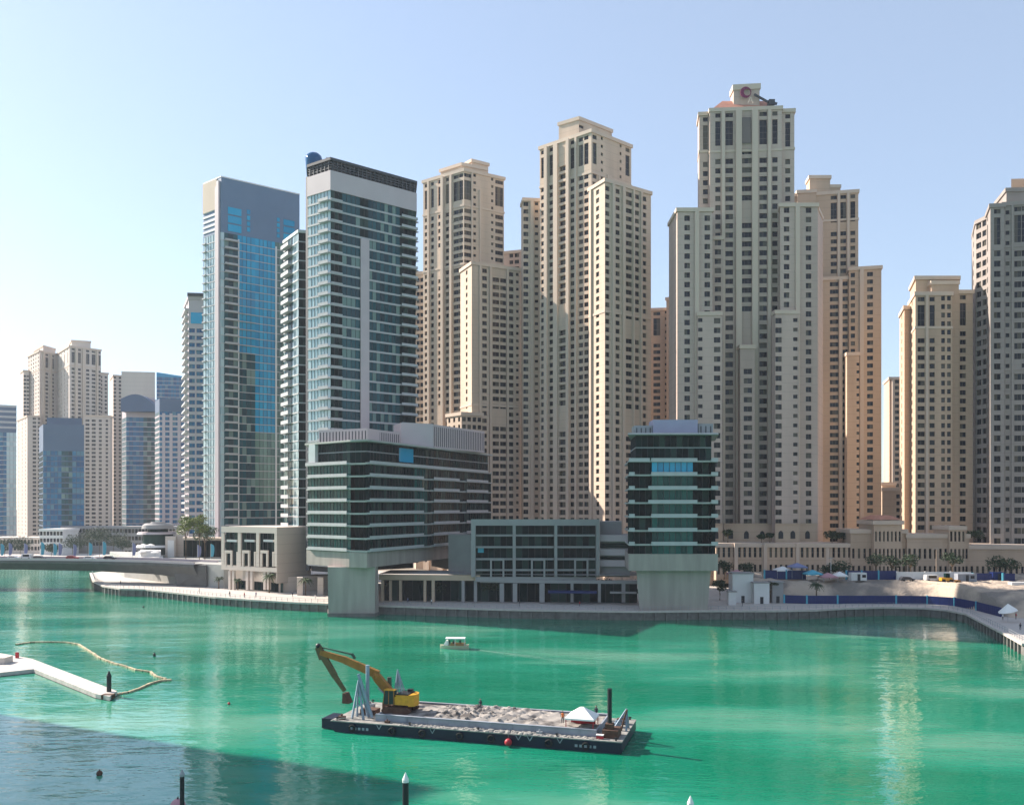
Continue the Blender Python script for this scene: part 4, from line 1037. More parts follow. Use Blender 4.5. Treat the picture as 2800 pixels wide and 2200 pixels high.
b = MB(); b.prism([P(1288.5, 274.6), P(1640, 274.6), P(1640, 292), P(1288.5, 292)], 10.2, Z(1419, 272)-.3); b.build('wall', M['grey'], cb)
b = MB(); fbox(b, A, C, 1306, 1322, 1497, 1511, -2.0, -1.8); b.build('blue_screen', M['cyan'], cb)
b = MB(); b.prism([P(1640.5, 276), P(1722, 274), P(1722, 290), P(1640.5, 290)], 10.3, Z(1462, 275)); b.prism([P(1640.5, 280), P(1700, 280), P(1700, 292), P(1640.5, 292)], Z(1462, 275)+.01, Z(1425, 280)); b.build('side_wing', M['grey'], cb)
b = MB()
for y0 in (1462, 1500, 1530): fbox(b, P(1640.5, 276), P(1722, 274), 1641, 1720, y0, y0+17, .02, 1.6)
b.build('terrace_band', M['offwhite'], cb)
b = MB()
for y0, y1_ in ((1484, 1497), (1521, 1529)): fbox(b, P(1640.5, 276), P(1722, 274), 1641, 1720, y0, y1_, .02, .3)
b.build('terrace_glazing', M['darkg'], cb)
b = MB(); b.prism([P(1226, 285), P(1287.5, 278), P(1287.5, 292), P(1226, 295)], 10.3, Z(1462, 280)); b.build('link_wing', M['grey'], cb)
# ground floor arcade
ar = empty('arcade', (*P(1380, 272), QZ), 'long ground floor arcade of pale pillars under the two pier hotels', 'arcade')
A, C = P(1036, 276), P(1750, 268)
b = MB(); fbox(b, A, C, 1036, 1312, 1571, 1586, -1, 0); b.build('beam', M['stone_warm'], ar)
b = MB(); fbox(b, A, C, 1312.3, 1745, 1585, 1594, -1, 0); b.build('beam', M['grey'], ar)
b = MB(); fbox(b, A, C, 1036, 1745, 1570, 1571, -16, -1.02); b.build('ceiling', M['grey'], ar)
for p0, wd in ((1042, 7), (1064, 6), (1091, 7), (1158, 7), (1180, 8), (1262, 8), (1296, 8), (1366, 12), (1402, 12), (1475, 14), (1560, 8), (1635, 8), (1700, 10)):
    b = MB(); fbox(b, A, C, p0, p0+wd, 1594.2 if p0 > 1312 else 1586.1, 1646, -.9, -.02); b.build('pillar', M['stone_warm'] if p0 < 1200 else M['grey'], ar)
g = MB(); a, c = seg(A, C, 1037, 1744); glaze(g, a, c, QZ, Z(1590, 272), 2.4, -4, .15, 3, 4); g.build('shopfront', GM, ar)
b = MB()
fbox(b, A, C, 1500, 1632, 1613, 1619, .4, 3.0); b.build('awning', M['bluef'], ar)
b = MB(); fbox(b, A, C, 1668, 1740, 1616, 1620, .4, 2.4); b.build('awning', M['grey'], ar)

# round restaurant behind the bridge
rr_ = empty('round_restaurant', (*P(430, 372), QZ), 'round tiered restaurant building with dark domed roof behind the bridge', 'building')
cx_, cy_ = P(432, 380)
def disc(b, r0, r1, z0, z1, cx=cx_, cy=cy_, n=28, m=0):
    p = [(cx+r0*math.cos(2*math.pi*k/n), cy+r0*math.sin(2*math.pi*k/n)) for k in range(n)]
    t = [(cx+r1*math.cos(2*math.pi*k/n), cy+r1*math.sin(2*math.pi*k/n)) for k in range(n)]
    b.prism(p, z0, z1, m, top=t)
def ZZ(y): return Z(y, 372)
b = MB(); disc(b, 6.2, 6.2, QZ, ZZ(1461)); disc(b, 4.2, 4.2, ZZ(1456)+.01, ZZ(1446)); b.build('drum', M['darkg'], rr_)
b = MB(); disc(b, 8.4, 8.0, ZZ(1461)+.01, ZZ(1455)); b.build('tier', M['offwhite'], rr_)
b = MB(); disc(b, 8.8, 8.3, ZZ(1497), ZZ(1491)); b.build('tier', M['white'], rr_)
b = MB(); disc(b, 7.6, 7.6, ZZ(1523), ZZ(1518)); b.build('tier', M['white'], rr_)
b = MB(); disc(b, 6.6, 6.2, ZZ(1446)+.01, ZZ(1436)); disc(b, 6.2, 5.0, ZZ(1436)+.01, ZZ(1431)); disc(b, 3.0, 2.8, ZZ(1431)+.01, ZZ(1427)); b.build('roof', M['grey'], rr_)
b = MB(); b.prism([P(452, 371), P(480, 371), P(480, 386), P(452, 386)], QZ, ZZ(1466)); b.prism([P(480.3, 374), P(502, 374), P(502, 386), P(480.3, 386)], QZ, ZZ(1452)); b.build('side_wing', M['stone_pale'], rr_)
b = MB(); b.box(P(459, 370.8)[0], P(476, 370.8)[0], 370.6, 371.0, ZZ(1530), ZZ(1476)); b.build('pale_panel', M['white'], rr_)
b = MB(); b.prism([P(502.3, 378), P(606, 372), P(606, 388), P(502.3, 388)], QZ, ZZ(1474)); b.build('rear_wall', M['grey'], rr_)
b = MB(); b.prism([P(500, 366), P(608, 362), P(608, 372), P(500, 376)], ZZ(1474)+.02, ZZ(1468)); b.build('canopy', M['stone_trim'], rr_)
g = MB(); glaze(g, P(503, 377.9), P(605, 371.9), ZZ(1530), ZZ(1478), 2.5, .4, .15, 3, 4); g.build('shopfront', GM, rr_)
# raised street behind the promenade
sb = MB(); sb.prism([P(565, 327), P(612, 322), P(700, 325), P(720, 395), P(300, 420), P(340, 372), P(478, 340)], QZ+.01, Z(1540, 330))
tag(sb.build('street', M['concrete']), 'raised street level at the right end of the bridge', kind='structure')

# ================================================================ bridge
br = empty('bridge', (-160, 350, 5), 'low grey concrete road bridge spanning the water at the left edge', 'bridge')
ctr = [(-430, 350), (-300, 352), (-230, 351), (-190, 349), (-160, 346), (-135, 340), (-114, 331)]
def dz(x): return 11.3 - 0.00022*(x+200)**2*0.3
b = MB(); top = [dz(x) for x, y in ctr]; bot = [8.0, 8.0, 7.8, 7.6, 7.2, 6.5, 5.2]
lf = offs(ctr, 6.5); rg = offs(ctr, -6.5); lf2 = offs(ctr, 4.0); rg2 = offs(ctr, -4.0)
for i in range(len(ctr)-1):
    j = i+1
    n = len(b.v)
    b.quad((*lf[i], top[i]-1.0), (*lf[j], top[j]-1.0), (*lf[j], top[j]), (*lf[i], top[i]))
    b.quad((*lf2[i], bot[i]), (*lf2[j], bot[j]), (*lf[j], top[j]-1.0), (*lf[i], top[i]-1.0))
    b.quad((*rg2[i], bot[i]), (*rg2[j], bot[j]), (*lf2[j], bot[j]), (*lf2[i], bot[i]))
    b.quad((*rg[i], top[i]-1.0), (*rg[j], top[j]-1.0), (*rg2[j], bot[j]), (*rg2[i], bot[i]))
    b.quad((*rg[i], top[i]), (*rg[j], top[j]), (*rg[j], top[j]-1.0), (*rg[i], top[i]-1.0))
    b.quad((*lf[i], top[i]), (*lf[j], top[j]), (*rg[j], top[j]), (*rg[i], top[i]))
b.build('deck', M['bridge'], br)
for off_ in (6.1, -6.1):
    b = MB(); pp_ = offs(ctr, off_)
    for i in range(len(ctr)-1): b.beam((*pp_[i], top[i]+.45), (*pp_[i+1], top[i+1]+.45), .3, .9)
    b.build('parapet', M['offwhite'], br)
b = MB(); pp_ = offs(ctr, 0)
for i in range(len(ctr)-1): 
    a_, c_2 = pp_[i], pp_[i+1]; b.quad((*offs([a_, c_2], 5.6)[0], top[i]+.02), (*offs([a_, c_2], 5.6)[1], top[i+1]+.02), (*offs([a_, c_2], -5.6)[1], top[i+1]+.02), (*offs([a_, c_2], -5.6)[0], top[i]+.02))
b.build('road_surface', M['asphalt'], br)
b = MB(); b.prism([P(484, 330), P(566, 326), P(576, 336), P(500, 345)], QZ, 10.6, top=[P(470, 332), P(563, 325), P(576, 336), P(480, 347)]); b.build('abutment', M['bridge'], br)
b = MB(); b.box(-181, -178, 346, 352, -3, 7.2) if False else None
# ================================================================ trees
def leafball(b, c, rx, rz, n, s, m=0, rnd=random):
    for _ in range(n):
        while True:
            x, y, z = rnd.uniform(-1, 1), rnd.uniform(-1, 1), rnd.uniform(-1, 1)
            q = x*x+y*y+z*z
            if 0.25 < q < 1: break
        p = Vector((c[0]+x*rx, c[1]+y*rx, c[2]+z*rz))
        u = Vector((rnd.uniform(-1, 1), rnd.uniform(-1, 1), rnd.uniform(-.6, .6))).normalized()
        v = u.cross(Vector((rnd.uniform(-1, 1), rnd.uniform(-1, 1), rnd.uniform(-1, 1)))).normalized()
        k = s*rnd.uniform(.6, 1.3)
        b.quad(tuple(p-u*k), tuple(p-v*k*.5), tuple(p+u*k), tuple(p+v*k*.5), m)
def make_tree(loc, h, r, leaf, label, name='tree', flat=False, dens=1.0):
    t = empty(name, loc, label, 'tree')
    x, y, z = loc; b = MB()
    b.tube([(x, y, z-.2), (x+.1, y, z+h*.3), (x-.1, y+.1, z+h*.6)], [.22, .16, .1], 7)
    cl = []
    for k in range(7):
        a = k*2.4; rr = r*random.uniform(.35, .62); hh = h*(random.uniform(.62, .9) if not flat else random.uniform(.86, .93))
        e = (x+math.cos(a)*rr, y+math.sin(a)*rr, z+hh); cl.append(e)
        b.tube([(x, y, z+h*.45), ((x+e[0])/2, (y+e[1])/2, z+h*.62), e], [.1, .07, .03], 5)
    b.build('trunk', M['bark'], t)
    b = MB()
    for e in cl + [(x, y, z+h*.85)]:
        leafball(b, e, r*.5*random.uniform(.8, 1.1), (r*.42 if not flat else .45)*random.uniform(.8, 1.1), int(95*dens), .34)
    b.build('crown', M[leaf], t)
    return t
def make_palm(loc, h, label, r=3.0, leaf='leaf', thick=.24):
    h *= 1.12
    t = empty('palm_tree', loc, label, 'palm tree')
    x, y, z = loc; b = MB()
    b.tube([(x, y, z-.2), (x+.05, y, z+h*.5), (x, y, z+h)], [thick*1.2, thick*.9, thick], 8)
    b.build('trunk', M['bark'], t)
    b = MB()
    for k in range(30):
        a = k*2.39996; el = random.uniform(-.15, 1.1); L_ = r*random.uniform(.85, 1.1); pts = []
        for i in range(6):
            q = i/5; rad = L_*q*math.cos(el*.5); pts.append((x+math.cos(a)*rad, y+math.sin(a)*rad, z+h+L_*(math.sin(el)*q - .75*q*q)))
        for i in range(5):
            p, q_ = Vector(pts[i]), Vector(pts[i+1]); w_ = .5*(1-i/6); sd = Vector((-math.sin(a), math.cos(a), 0))*w_; dn = Vector((0, 0, -w_*.6))
            for sg in (1, -1):
                for e in (0, .5):
                    m0 = p.lerp(q_, e); m1 = p.lerp(q_, e+.36)
                    b.quad(tuple(m0), tuple(m1), tuple(m1+sd*sg+dn), tuple(m0+sd*sg+dn))
    b.build('crown', M[leaf], t)
    return t
def gp(px, py, z=QZ):
    return xyd(px, py, z)
make_palm(gp(736, 1620), 5.3, 'date palm on the sunlit promenade in front of the framed building')
make_palm(gp(835, 1626), 4.6, 'date palm by the garden wall just left of the wide hotel pedestal')
make_palm(gp(650, 1612), 3.2, 'smaller palm before the left bays of the framed building', 1.8)
make_palm(gp(598, 1608), 3.4, 'low palm at the left corner of the framed building', 2.0, 'leafd')
make_palm(gp(1063, 1640), 5.0, 'slim palm at the warm lit end of the arcade', 1.6, 'leafd')
make_palm((*gp(2232, 1648)[:2], QZ), 5.2, 'palm standing in front of the left part of the blue hoarding', 2.5, 'leafd')
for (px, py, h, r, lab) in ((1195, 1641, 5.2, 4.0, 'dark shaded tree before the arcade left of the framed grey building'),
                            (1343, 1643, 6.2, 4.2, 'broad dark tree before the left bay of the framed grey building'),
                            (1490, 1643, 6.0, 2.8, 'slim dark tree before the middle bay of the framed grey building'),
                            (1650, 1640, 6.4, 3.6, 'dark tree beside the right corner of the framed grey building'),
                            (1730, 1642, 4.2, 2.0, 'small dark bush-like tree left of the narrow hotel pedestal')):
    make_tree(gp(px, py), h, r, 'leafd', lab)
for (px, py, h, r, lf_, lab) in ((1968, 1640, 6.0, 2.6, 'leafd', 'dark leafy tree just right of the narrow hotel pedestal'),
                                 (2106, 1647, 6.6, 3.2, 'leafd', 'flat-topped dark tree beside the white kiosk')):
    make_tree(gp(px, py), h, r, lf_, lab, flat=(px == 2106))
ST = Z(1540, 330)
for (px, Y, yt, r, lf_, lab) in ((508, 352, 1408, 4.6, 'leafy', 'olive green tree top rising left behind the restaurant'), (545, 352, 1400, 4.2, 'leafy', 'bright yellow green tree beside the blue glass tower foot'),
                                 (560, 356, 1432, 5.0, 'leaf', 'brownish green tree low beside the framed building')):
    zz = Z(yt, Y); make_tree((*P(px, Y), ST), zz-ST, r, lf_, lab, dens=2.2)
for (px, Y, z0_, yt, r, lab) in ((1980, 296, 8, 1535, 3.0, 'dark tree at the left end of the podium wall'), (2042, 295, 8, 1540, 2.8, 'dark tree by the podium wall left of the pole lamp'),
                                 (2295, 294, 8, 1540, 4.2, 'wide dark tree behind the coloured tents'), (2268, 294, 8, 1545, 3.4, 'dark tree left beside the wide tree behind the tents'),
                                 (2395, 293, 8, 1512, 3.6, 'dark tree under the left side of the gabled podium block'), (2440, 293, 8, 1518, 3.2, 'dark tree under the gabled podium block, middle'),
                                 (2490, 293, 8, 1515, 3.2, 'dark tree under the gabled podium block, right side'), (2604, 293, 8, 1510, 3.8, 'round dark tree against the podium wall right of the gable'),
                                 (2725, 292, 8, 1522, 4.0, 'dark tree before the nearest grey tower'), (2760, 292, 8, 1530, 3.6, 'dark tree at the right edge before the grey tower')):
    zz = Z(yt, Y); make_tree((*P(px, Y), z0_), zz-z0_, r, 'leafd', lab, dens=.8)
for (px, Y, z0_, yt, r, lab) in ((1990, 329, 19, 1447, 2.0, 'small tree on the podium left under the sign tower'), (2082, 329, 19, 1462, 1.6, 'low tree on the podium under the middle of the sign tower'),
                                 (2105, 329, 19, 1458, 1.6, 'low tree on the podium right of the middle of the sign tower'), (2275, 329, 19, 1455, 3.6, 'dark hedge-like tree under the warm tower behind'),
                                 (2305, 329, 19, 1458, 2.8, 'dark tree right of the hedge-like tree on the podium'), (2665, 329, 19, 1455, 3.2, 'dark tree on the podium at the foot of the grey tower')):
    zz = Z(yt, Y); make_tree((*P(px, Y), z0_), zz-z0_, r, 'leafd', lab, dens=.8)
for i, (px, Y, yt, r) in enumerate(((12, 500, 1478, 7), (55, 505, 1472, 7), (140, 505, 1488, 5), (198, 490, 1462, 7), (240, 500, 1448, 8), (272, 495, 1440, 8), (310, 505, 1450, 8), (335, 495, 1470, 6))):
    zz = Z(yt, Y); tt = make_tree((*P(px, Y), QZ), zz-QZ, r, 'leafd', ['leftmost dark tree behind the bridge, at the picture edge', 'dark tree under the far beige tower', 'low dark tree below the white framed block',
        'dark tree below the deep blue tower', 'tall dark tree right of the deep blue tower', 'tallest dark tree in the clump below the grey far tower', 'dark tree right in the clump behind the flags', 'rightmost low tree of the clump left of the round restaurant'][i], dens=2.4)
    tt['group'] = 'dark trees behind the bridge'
# ================================================================ building site on the right
front = [(2144, 1648), (2206, 1650), (2290, 1650), (2450, 1650), (2535, 1651), (2610, 1656), (2670, 1668), (2738, 1686)]
FW = [gp(px, py)[:2] for px, py in front]
def yfront(x):
    if x <= FW[0][0]: return FW[0][1]+.5
    for (xa, ya), (xb, yb) in zip(FW, FW[1:]):
        if xa <= x <= xb: return ya+(yb-ya)*(x-xa)/(xb-xa)+.5
    return FW[-1][1]+.5-(x-FW[-1][0])*.75
TX0, TX1, TY1 = 78.0, 300.0, 335
def site_h(x, y):
    yf = yfront(x); t = min(1, max(0, (y-yf)/15)); base = QZ + .05 + 5.6*t*t*(3-2*t)
    e = 0
    for px_, dy, r_, h in ((2330, 6, 7, -2.2), (2425, 5, 8, 1.7), (2480, 4, 6, 1.0), (2560, 5, 7, 1.4), (2650, 5, 8, 1.3), (2720, 10, 8, .7), (2385, 4, 4, 1.0), (2240, 9, 6, .9)):
        cy = 276 if px_ < 2600 else 262; xx = (px_-CX)/F*cy; cy = yfront(xx)+dy; d = math.hypot((x-xx)*.6, y-cy)
        if d < r_: e += h*(1-(d/r_)**2)**2
    n = .18*math.sin(x*.31+1.3)*math.sin(y*.43+x*.1)*2+.3*math.sin(x*.9+y*.5)*math.sin(y*.8-x*.35)+.16*math.sin(x*2.3)*math.sin(y*1.9+1)
    return base + (e+n)*min(1, max(0, (y-yf)/3))
NXg, NYg = 190, 80
b = MB()
for j in range(NYg+1):
    for i in range(NXg+1):
        x = TX0+(TX1-TX0)*i/NXg; yf = yfront(x); y = yf+(TY1-yf)*j/NYg
        b.v.append((x, y, site_h(x, y) if j else QZ+.02))
for j in range(NYg):
    for i in range(NXg):
        q = j*(NXg+1)+i; b.f.append((q, q+1, q+NXg+2, q+NXg+1)); b.m.append(0)
def sand_mat():
    m, n, bs = newmat('site_sand'); tc = n.nodes.new('ShaderNodeTexCoord'); no = n.nodes.new('ShaderNodeTexNoise')
    no.inputs['Scale'].default_value = .09; no.inputs['Detail'].default_value = 8; n.links.new(tc.outputs['Object'], no.inputs['Vector'])
    cr = n.nodes.new('ShaderNodeValToRGB'); e = cr.color_ramp.elements; e[0].position = .42; e[0].color = (.22, .19, .165, 1); e[1].position = .56; e[1].color = (.46, .37, .29, 1)
    n.links.new(no.outputs[0], cr.inputs[0]); n.links.new(cr.outputs[0], bs.inputs['Base Color']); bs.inputs['Roughness'].default_value = .95
    nb = n.nodes.new('ShaderNodeTexNoise'); nb.inputs['Scale'].default_value = 1.2; nb.inputs['Detail'].default_value = 6; n.links.new(tc.outputs['Object'], nb.inputs['Vector'])
    bu = n.nodes.new('ShaderNodeBump'); bu.inputs['Strength'].default_value = .6; bu.inputs['Distance'].default_value = .5; n.links.new(nb.outputs[0], bu.inputs['Height']); n.links.new(bu.outputs[0], bs.inputs['Normal'])
    return m
tag(b.build('sand_ground', sand_mat(), smooth=True), 'sandy excavated ground of the building site', kind='structure')
# hoardings
def hoarding(label, pts, h, z, seams, bmat='bluef', step=20, group=None):
    r = empty('hoarding', (pts[0][0], pts[0][1], z), label, 'hoarding', group)
    for a, c in zip(pts, pts[1:]):
        b = MB(); slab_on(b, a, c, -.06, .06, z, z+h)
        l = math.dist(a, c); n = int(l/1.1)
        for i in range(n):
            t = (i+.5)/n; b.obox((a[0]+(c[0]-a[0])*t, a[1]+(c[1]-a[1])*t), ((c[0]-a[0])/l, (c[1]-a[1])/l), .5, .2, z+.02, z+h-.05)
        b.build('panel', M[bmat], r)
        b = MB(); b.box(a[0]-.25, a[0]+.25, a[1]-.2, a[1]+.2, z, z+h+.15); b.build('post', M['cyan'] if bmat == 'bluef' else M['white'], r)
    return r
hoarding('long curved navy blue hoarding along the edge of the building site', FW, 2.5, QZ, None)
hoarding('blue hoarding at the rear left of the site behind the kiosks', [P(2090, 291), P(2150, 290.5), P(2204, 290)], 2.9, 8.3, None)
hoarding('blue hoarding at the rear of the site right of the pink tent', [P(2314, 289), P(2356, 289), P(2402, 289), P(2452, 289)], 2.9, 8.3, None)
hoarding('white site fence at the rear, between the two short blue hoardings', [P(2453, 288.6), P(2530, 288), P(2600, 288), P(2655, 288)], 2.6, 8.3, None, 'white')
hoarding('short blue hoarding at the rear right of the site', [P(2660, 286), P(2712, 286)], 2.4, 8.2, None)
hoarding('second short blue hoarding at the far right of the site', [P(2742, 285), P(2775, 285)], 2.4, 8.2, None)
# kiosks
def kiosk(label, p0, p1, yt, Y, dp, z=QZ, matn='white', door=True, nm='kiosk'):
    r = empty(nm, (*P((p0+p1)/2, Y), z), label, 'kiosk', None)
    b = MB(); x0, x1 = P(p0, Y)[0], P(p1, Y)[0]; zt = Z(yt, Y); b.box(x0, x1, Y, Y+dp, z, zt); b.build('wall', M[matn], r)
    b = MB(); b.box(x0-.25, x1+.25, Y-.25, Y+dp+.25, zt+.01, zt+.3); b.build('roof', M['grey'], r)
    if door:
        b = MB(); xm = (x0+x1)/2; b.box(xm-.5, xm+.5, Y-.06, Y+.1, z+.01, z+2.1); b.build('door', M['dark'], r)
    return r
kiosk('tall white kiosk with dark roof right of the narrow hotel pedestal', 2003, 2060, 1568, 273, 5)
kiosk('lower white kiosk left of the blue hoarding', 2062, 2104, 1594, 270, 4)
kiosk('small white box beside the dark leafy tree', 1992, 2013, 1618, 266, 2, door=False)
kiosk('small pale building under the sloping roof at the left end of the hoarding', 2112, 2142, 1592, 272, 4, matn='grey')
# tents
def tent(label, px, Y, z, w, h, matn, post='steel', peak=1.2, cat='tent', wall=False):
    r = empty('tent', (*P(px, Y), z), label, cat); x, y = P(px, Y)
    for sx_, sy_ in ((-1, -1), (1, -1), (1, 1), (-1, 1)):
        b = MB(); b.box(x+sx_*w/2-.05, x+sx_*w/2+.05, y+sy_*w/2-.05, y+sy_*w/2+.05, z, z+h); b.build('pole', M[post], r)
    b = MB(); q = [(x-w/2-.1, y-w/2-.1), (x+w/2+.1, y-w/2-.1), (x+w/2+.1, y+w/2+.1), (x-w/2-.1, y+w/2+.1)]
    b.prism(q, z+h-.35, z+h); b.prism(q, z+h+.005, z+h+peak, top=[(x-.15, y-.15), (x+.15, y-.15), (x+.15, y+.15), (x-.15, y+.15)]); b.build('canopy', M[matn], r)
    return r
tent('cyan tent at the rear of the building site', 2222, 286, 8.3, 5.0, 2.2, 'cyan')
tent('lilac tent left of the cyan tent', 2180, 290, 8.9, 5.0, 3.6, 'violet')
tent('pink tent right of the cyan tent', 2264, 283, 8.2, 4.6, 1.6, 'pink')
tent('white tent at the left behind the rear blue hoarding', 2140, 293, 8.6, 5.0, 2.6, 'tent')
tent('white tent with flat canopy beside the pink tent', 2296, 284, 8.2, 3.8, 1.9, 'tent')
tent('low white tent above the kiosks', 2015, 292, 8.6, 5.5, 1.5, 'pink')
# pole lamps
def lamp(label, px, Y, z, yt, matn='stone_warm'):
    r = empty('street_lamp', (*P(px, Y), z), label, 'street lamp', 'pole lamps on the right shore'); x, y = P(px, Y); h = Z(yt, Y)-z
    b = MB(); b.tube([(x, y, z), (x, y, z+h)], [.14, .08], 8); b.build('pole', M[matn], r)
    b = MB(); b.beam((x-.7, y, z+h), (x+.7, y, z+h+.1), .2, .14); b.build('lamp_head', M['steel'], r)
def cabin(label, px, Y, z, matn, l_=6.0):
    r = empty('site_cabin', (*P(px, Y), z), label, 'site cabin', 'site cabins'); x, y = P(px, Y)
    b = MB(); b.box(x-l_/2, x+l_/2, y-1.2, y+1.2, z+.2, z+2.7)
    for k in range(int(l_/.5)): b.box(x-l_/2+.15+k*.5, x-l_/2+.3+k*.5, y-1.26, y-1.2, z+.3, z+2.6)
    b.build('wall', M[matn], r)
    b = MB(); b.box(x-.5, x+.4, y-1.3, y-1.25, z+.25, z+2.3); b.build('door', M['dark'], r)
    b = MB(); b.box(x+1.0, x+2.2, y-1.3, y-1.25, z+1.2, z+2.1); b.build('window', M['win'], r)
cabin('white site cabin at the foot of the rear blue hoarding', 2345, 286, 8.1, 'white', 5)
cabin('grey site cabin between the rear white fence and the short blue hoarding', 2640, 282, 8.1, 'coam')
cabin('blue site cabin in the gap between the two short blue hoardings', 2727, 288, 8.1, 'bluef', 4)
def loader(px, Y, z):
    x, y = P(px, Y); r = empty('site_loader', (x, y, z), 'small yellow wheel loader on the sand behind the curved hoarding', 'loader')
    b = MB(); b.box(x-2.2, x+1.2, y-.9, y+.9, z+.7, z+1.7); b.build('body', M['yellow'], r)
    b = MB(); b.prism([(x-.8, y-.7), (x+.5, y-.7), (x+.5, y+.7), (x-.8, y+.7)], z+1.71, z+3.0); b.build('cab', M['darkg'], r)
    b = MB(); b.beam((x+1.2, y, z+1.2), (x+2.9, y, z+.5), 1.0, .3); b.prism([(x+2.8, y-1.2), (x+3.7, y-1.2), (x+3.7, y+1.2), (x+2.8, y+1.2)], z+.1, z+.9); b.build('bucket', M['yellowd'], r)
    for dx in (-1.5, .8):
        for sg in (-1, 1): b = MB(); b.tube([(x+dx, y+sg*.9-.2, z+.6), (x+dx, y+sg*.9+.2, z+.6)], .6, 12); b.build('wheel', M['tyre'], r)
loader(2590, 280, site_h(P(2590, 280)[0], 280))
lamp('pale tall pole lamp before the left part of the podium wall', 2085, 292, 8, 1488)
lamp('pole lamp behind the cyan tent', 2272, 292, 8, 1525, 'white')
lamp('dark pole lamp standing on the sand heap', 2667, 266, 4, 1595, 'steel')
lamp('pole lamp before the gabled podium block', 2560, 291, 8, 1500)
# vehicles
def make_car(loc, rz, bodymat, label, van=False, group='cars on the bridge'):
    r = empty('parked_car', loc, label, 'car', group, rz)
    L_, W_, H_ = (4.9, 1.9, 2.0) if van else (4.5, 1.8, 1.45)
    prof = [(-L_/2, .35), (L_/2, .35), (L_/2, .75), (L_/2-.9, .9), (L_/2-1.5, H_-.1), (-L_/2+.7, H_), (-L_/2+.1, .95)] if not van else [(-L_/2, .35), (L_/2, .35), (L_/2, .9), (L_/2-.7, 1.1), (L_/2-1.2, H_), (-L_/2+.05, H_), (-L_/2, .95)]
    def ex(prof, y0, y1, b):
        n = len(prof); s0 = len(b.v); b.v += [(x, y0, z) for x, z in prof]+[(x, y1, z) for x, z in prof]
        for i in range(n): b.f.append((s0+i, s0+(i+1) % n, s0+n+(i+1) % n, s0+n+i)); b.m.append(0)
        b.f.append(tuple(range(s0, s0+n))[::-1]); b.f.append(tuple(range(s0+n, s0+2*n))); b.m += [0, 0]
    def raw(b, name, mt):
        me = bpy.data.meshes.new(name); me.from_pydata(b.v, [], b.f); me.materials.append(mt); o = bpy.data.objects.new(name, me); COL.objects.link(o); o.parent = r; return o
    b = MB(); ex(prof, -W_/2, W_/2, b); raw(b, 'body', bodymat)
    for sg in (-1, 1):
        b = MB(); x0, x1 = -L_/2+.75, L_/2-1.55; b.box(x0, x1, sg*(W_/2+.005)-.012, sg*(W_/2+.005)+.012, .95, H_-.18); raw(b, 'window', M['win'])
    for x in (-L_/2+.85, L_/2-.85):
        for sg in (-1, 1):
            b = MB(); b.tube([(x, sg*W_/2-.12, .34), (x, sg*W_/2+.03*sg+.1, .34)], .34, 12); raw(b, 'wheel', M['tyre'])
    return r
def onbridge(px, Y): 
    x, y = P(px, Y); return (x, y, dz(x)+.03)
make_car(onbridge(38, 349), 0, M['carw'], 'white car on the bridge nearest the left edge')
make_car(onbridge(72, 352), 3.1, M['carw'], 'white van on the bridge behind the leftmost white car', True)
make_car(onbridge(108, 349), 0, M['card'], 'dark car on the bridge between two cyan flags')
make_car(onbridge(198, 350), 0, M['carr'], 'dark red car on the middle of the bridge')
make_car(onbridge(246, 347), .05, M['carw'], 'white car on the bridge right of the red car')
make_car(onbridge(300, 350), .08, M['card'], 'dark grey car on the bridge near the round restaurant')
make_car((*P(2550, 284), 8.25), 0, M['carw'], 'white van parked before the white site fence', True, None)
make_car((*P(2480, 284), 8.25), 0, M['card'], 'dark car parked before the white site fence', False, None)
def truck(label, px, Y, z, cab, box):
    r = empty('site_truck', (*P(px, Y), z), label, 'truck'); x, y = P(px, Y)
    b = MB(); b.box(x-3.4, x+1.6, y-1.1, y+1.1, z+.8, z+2.7); b.build('cargo_box', M[box], r)
    b = MB(); b.prism([(x+1.8, y-1.1), (x+3.4, y-1.1), (x+3.4, y+1.1), (x+1.8, y+1.1)], z+.6, z+2.5, top=[(x+1.8, y-1.05), (x+3.1, y-1.05), (x+3.1, y+1.05), (x+1.8, y+1.05)]); b.build('cab', M[cab], r)
    b = MB(); b.box(x+2.3, x+3.1, y-1.14, y-1.1, z+1.5, z+2.2); b.build('window', M['win'], r)
    for dx in (-2.6, -1.6, 2.5):
        for s_2 in (-1, 1): b = MB(); b.tube([(x+dx, y+s_2*1.1-.15, z+.5), (x+dx, y+s_2*1.1+.15, z+.5)], .5, 12); b.build('wheel', M['tyre'], r)
truck('white site truck at the far right edge of the site', 2792, 268, 6.6, 'white', 'white')
# flags
def make_flag(px, Y, h, cm, label):
    x, y = P(px, Y); z = dz(x) if px < 440 else ST
    r = empty('feather_flag', (x, y, z), label, 'flag', 'tall feather flags by the bridge')
    b = MB(); b.tube([(x, y, z), (x, y, z+h)], .06, 6); b.build('pole', M['white'], r)
    b = MB(); n = 8
    for i in range(n):
        t0, t1 = i/n, (i+1)/n; w0 = 1.25*(.75+.35*math.sin(t0*2.8)); w1 = 1.25*(.75+.35*math.sin(t1*2.8))
        if i == n-1: w1 = .3
        b.prism([(x+.07, y-.02), (x+.07+w0, y-.02+.2*math.sin(t0*4)), (x+.07+w0, y+.03+.2*math.sin(t0*4)), (x+.07, y+.03)], z+h*(.2+.8*t0)+.001*i, z+h*(.2+.8*t1), top=[(x+.07, y-.02), (x+.07+w1, y-.02), (x+.07+w1, y+.03), (x+.07, y+.03)])
    b.build('cloth', M[cm], r)
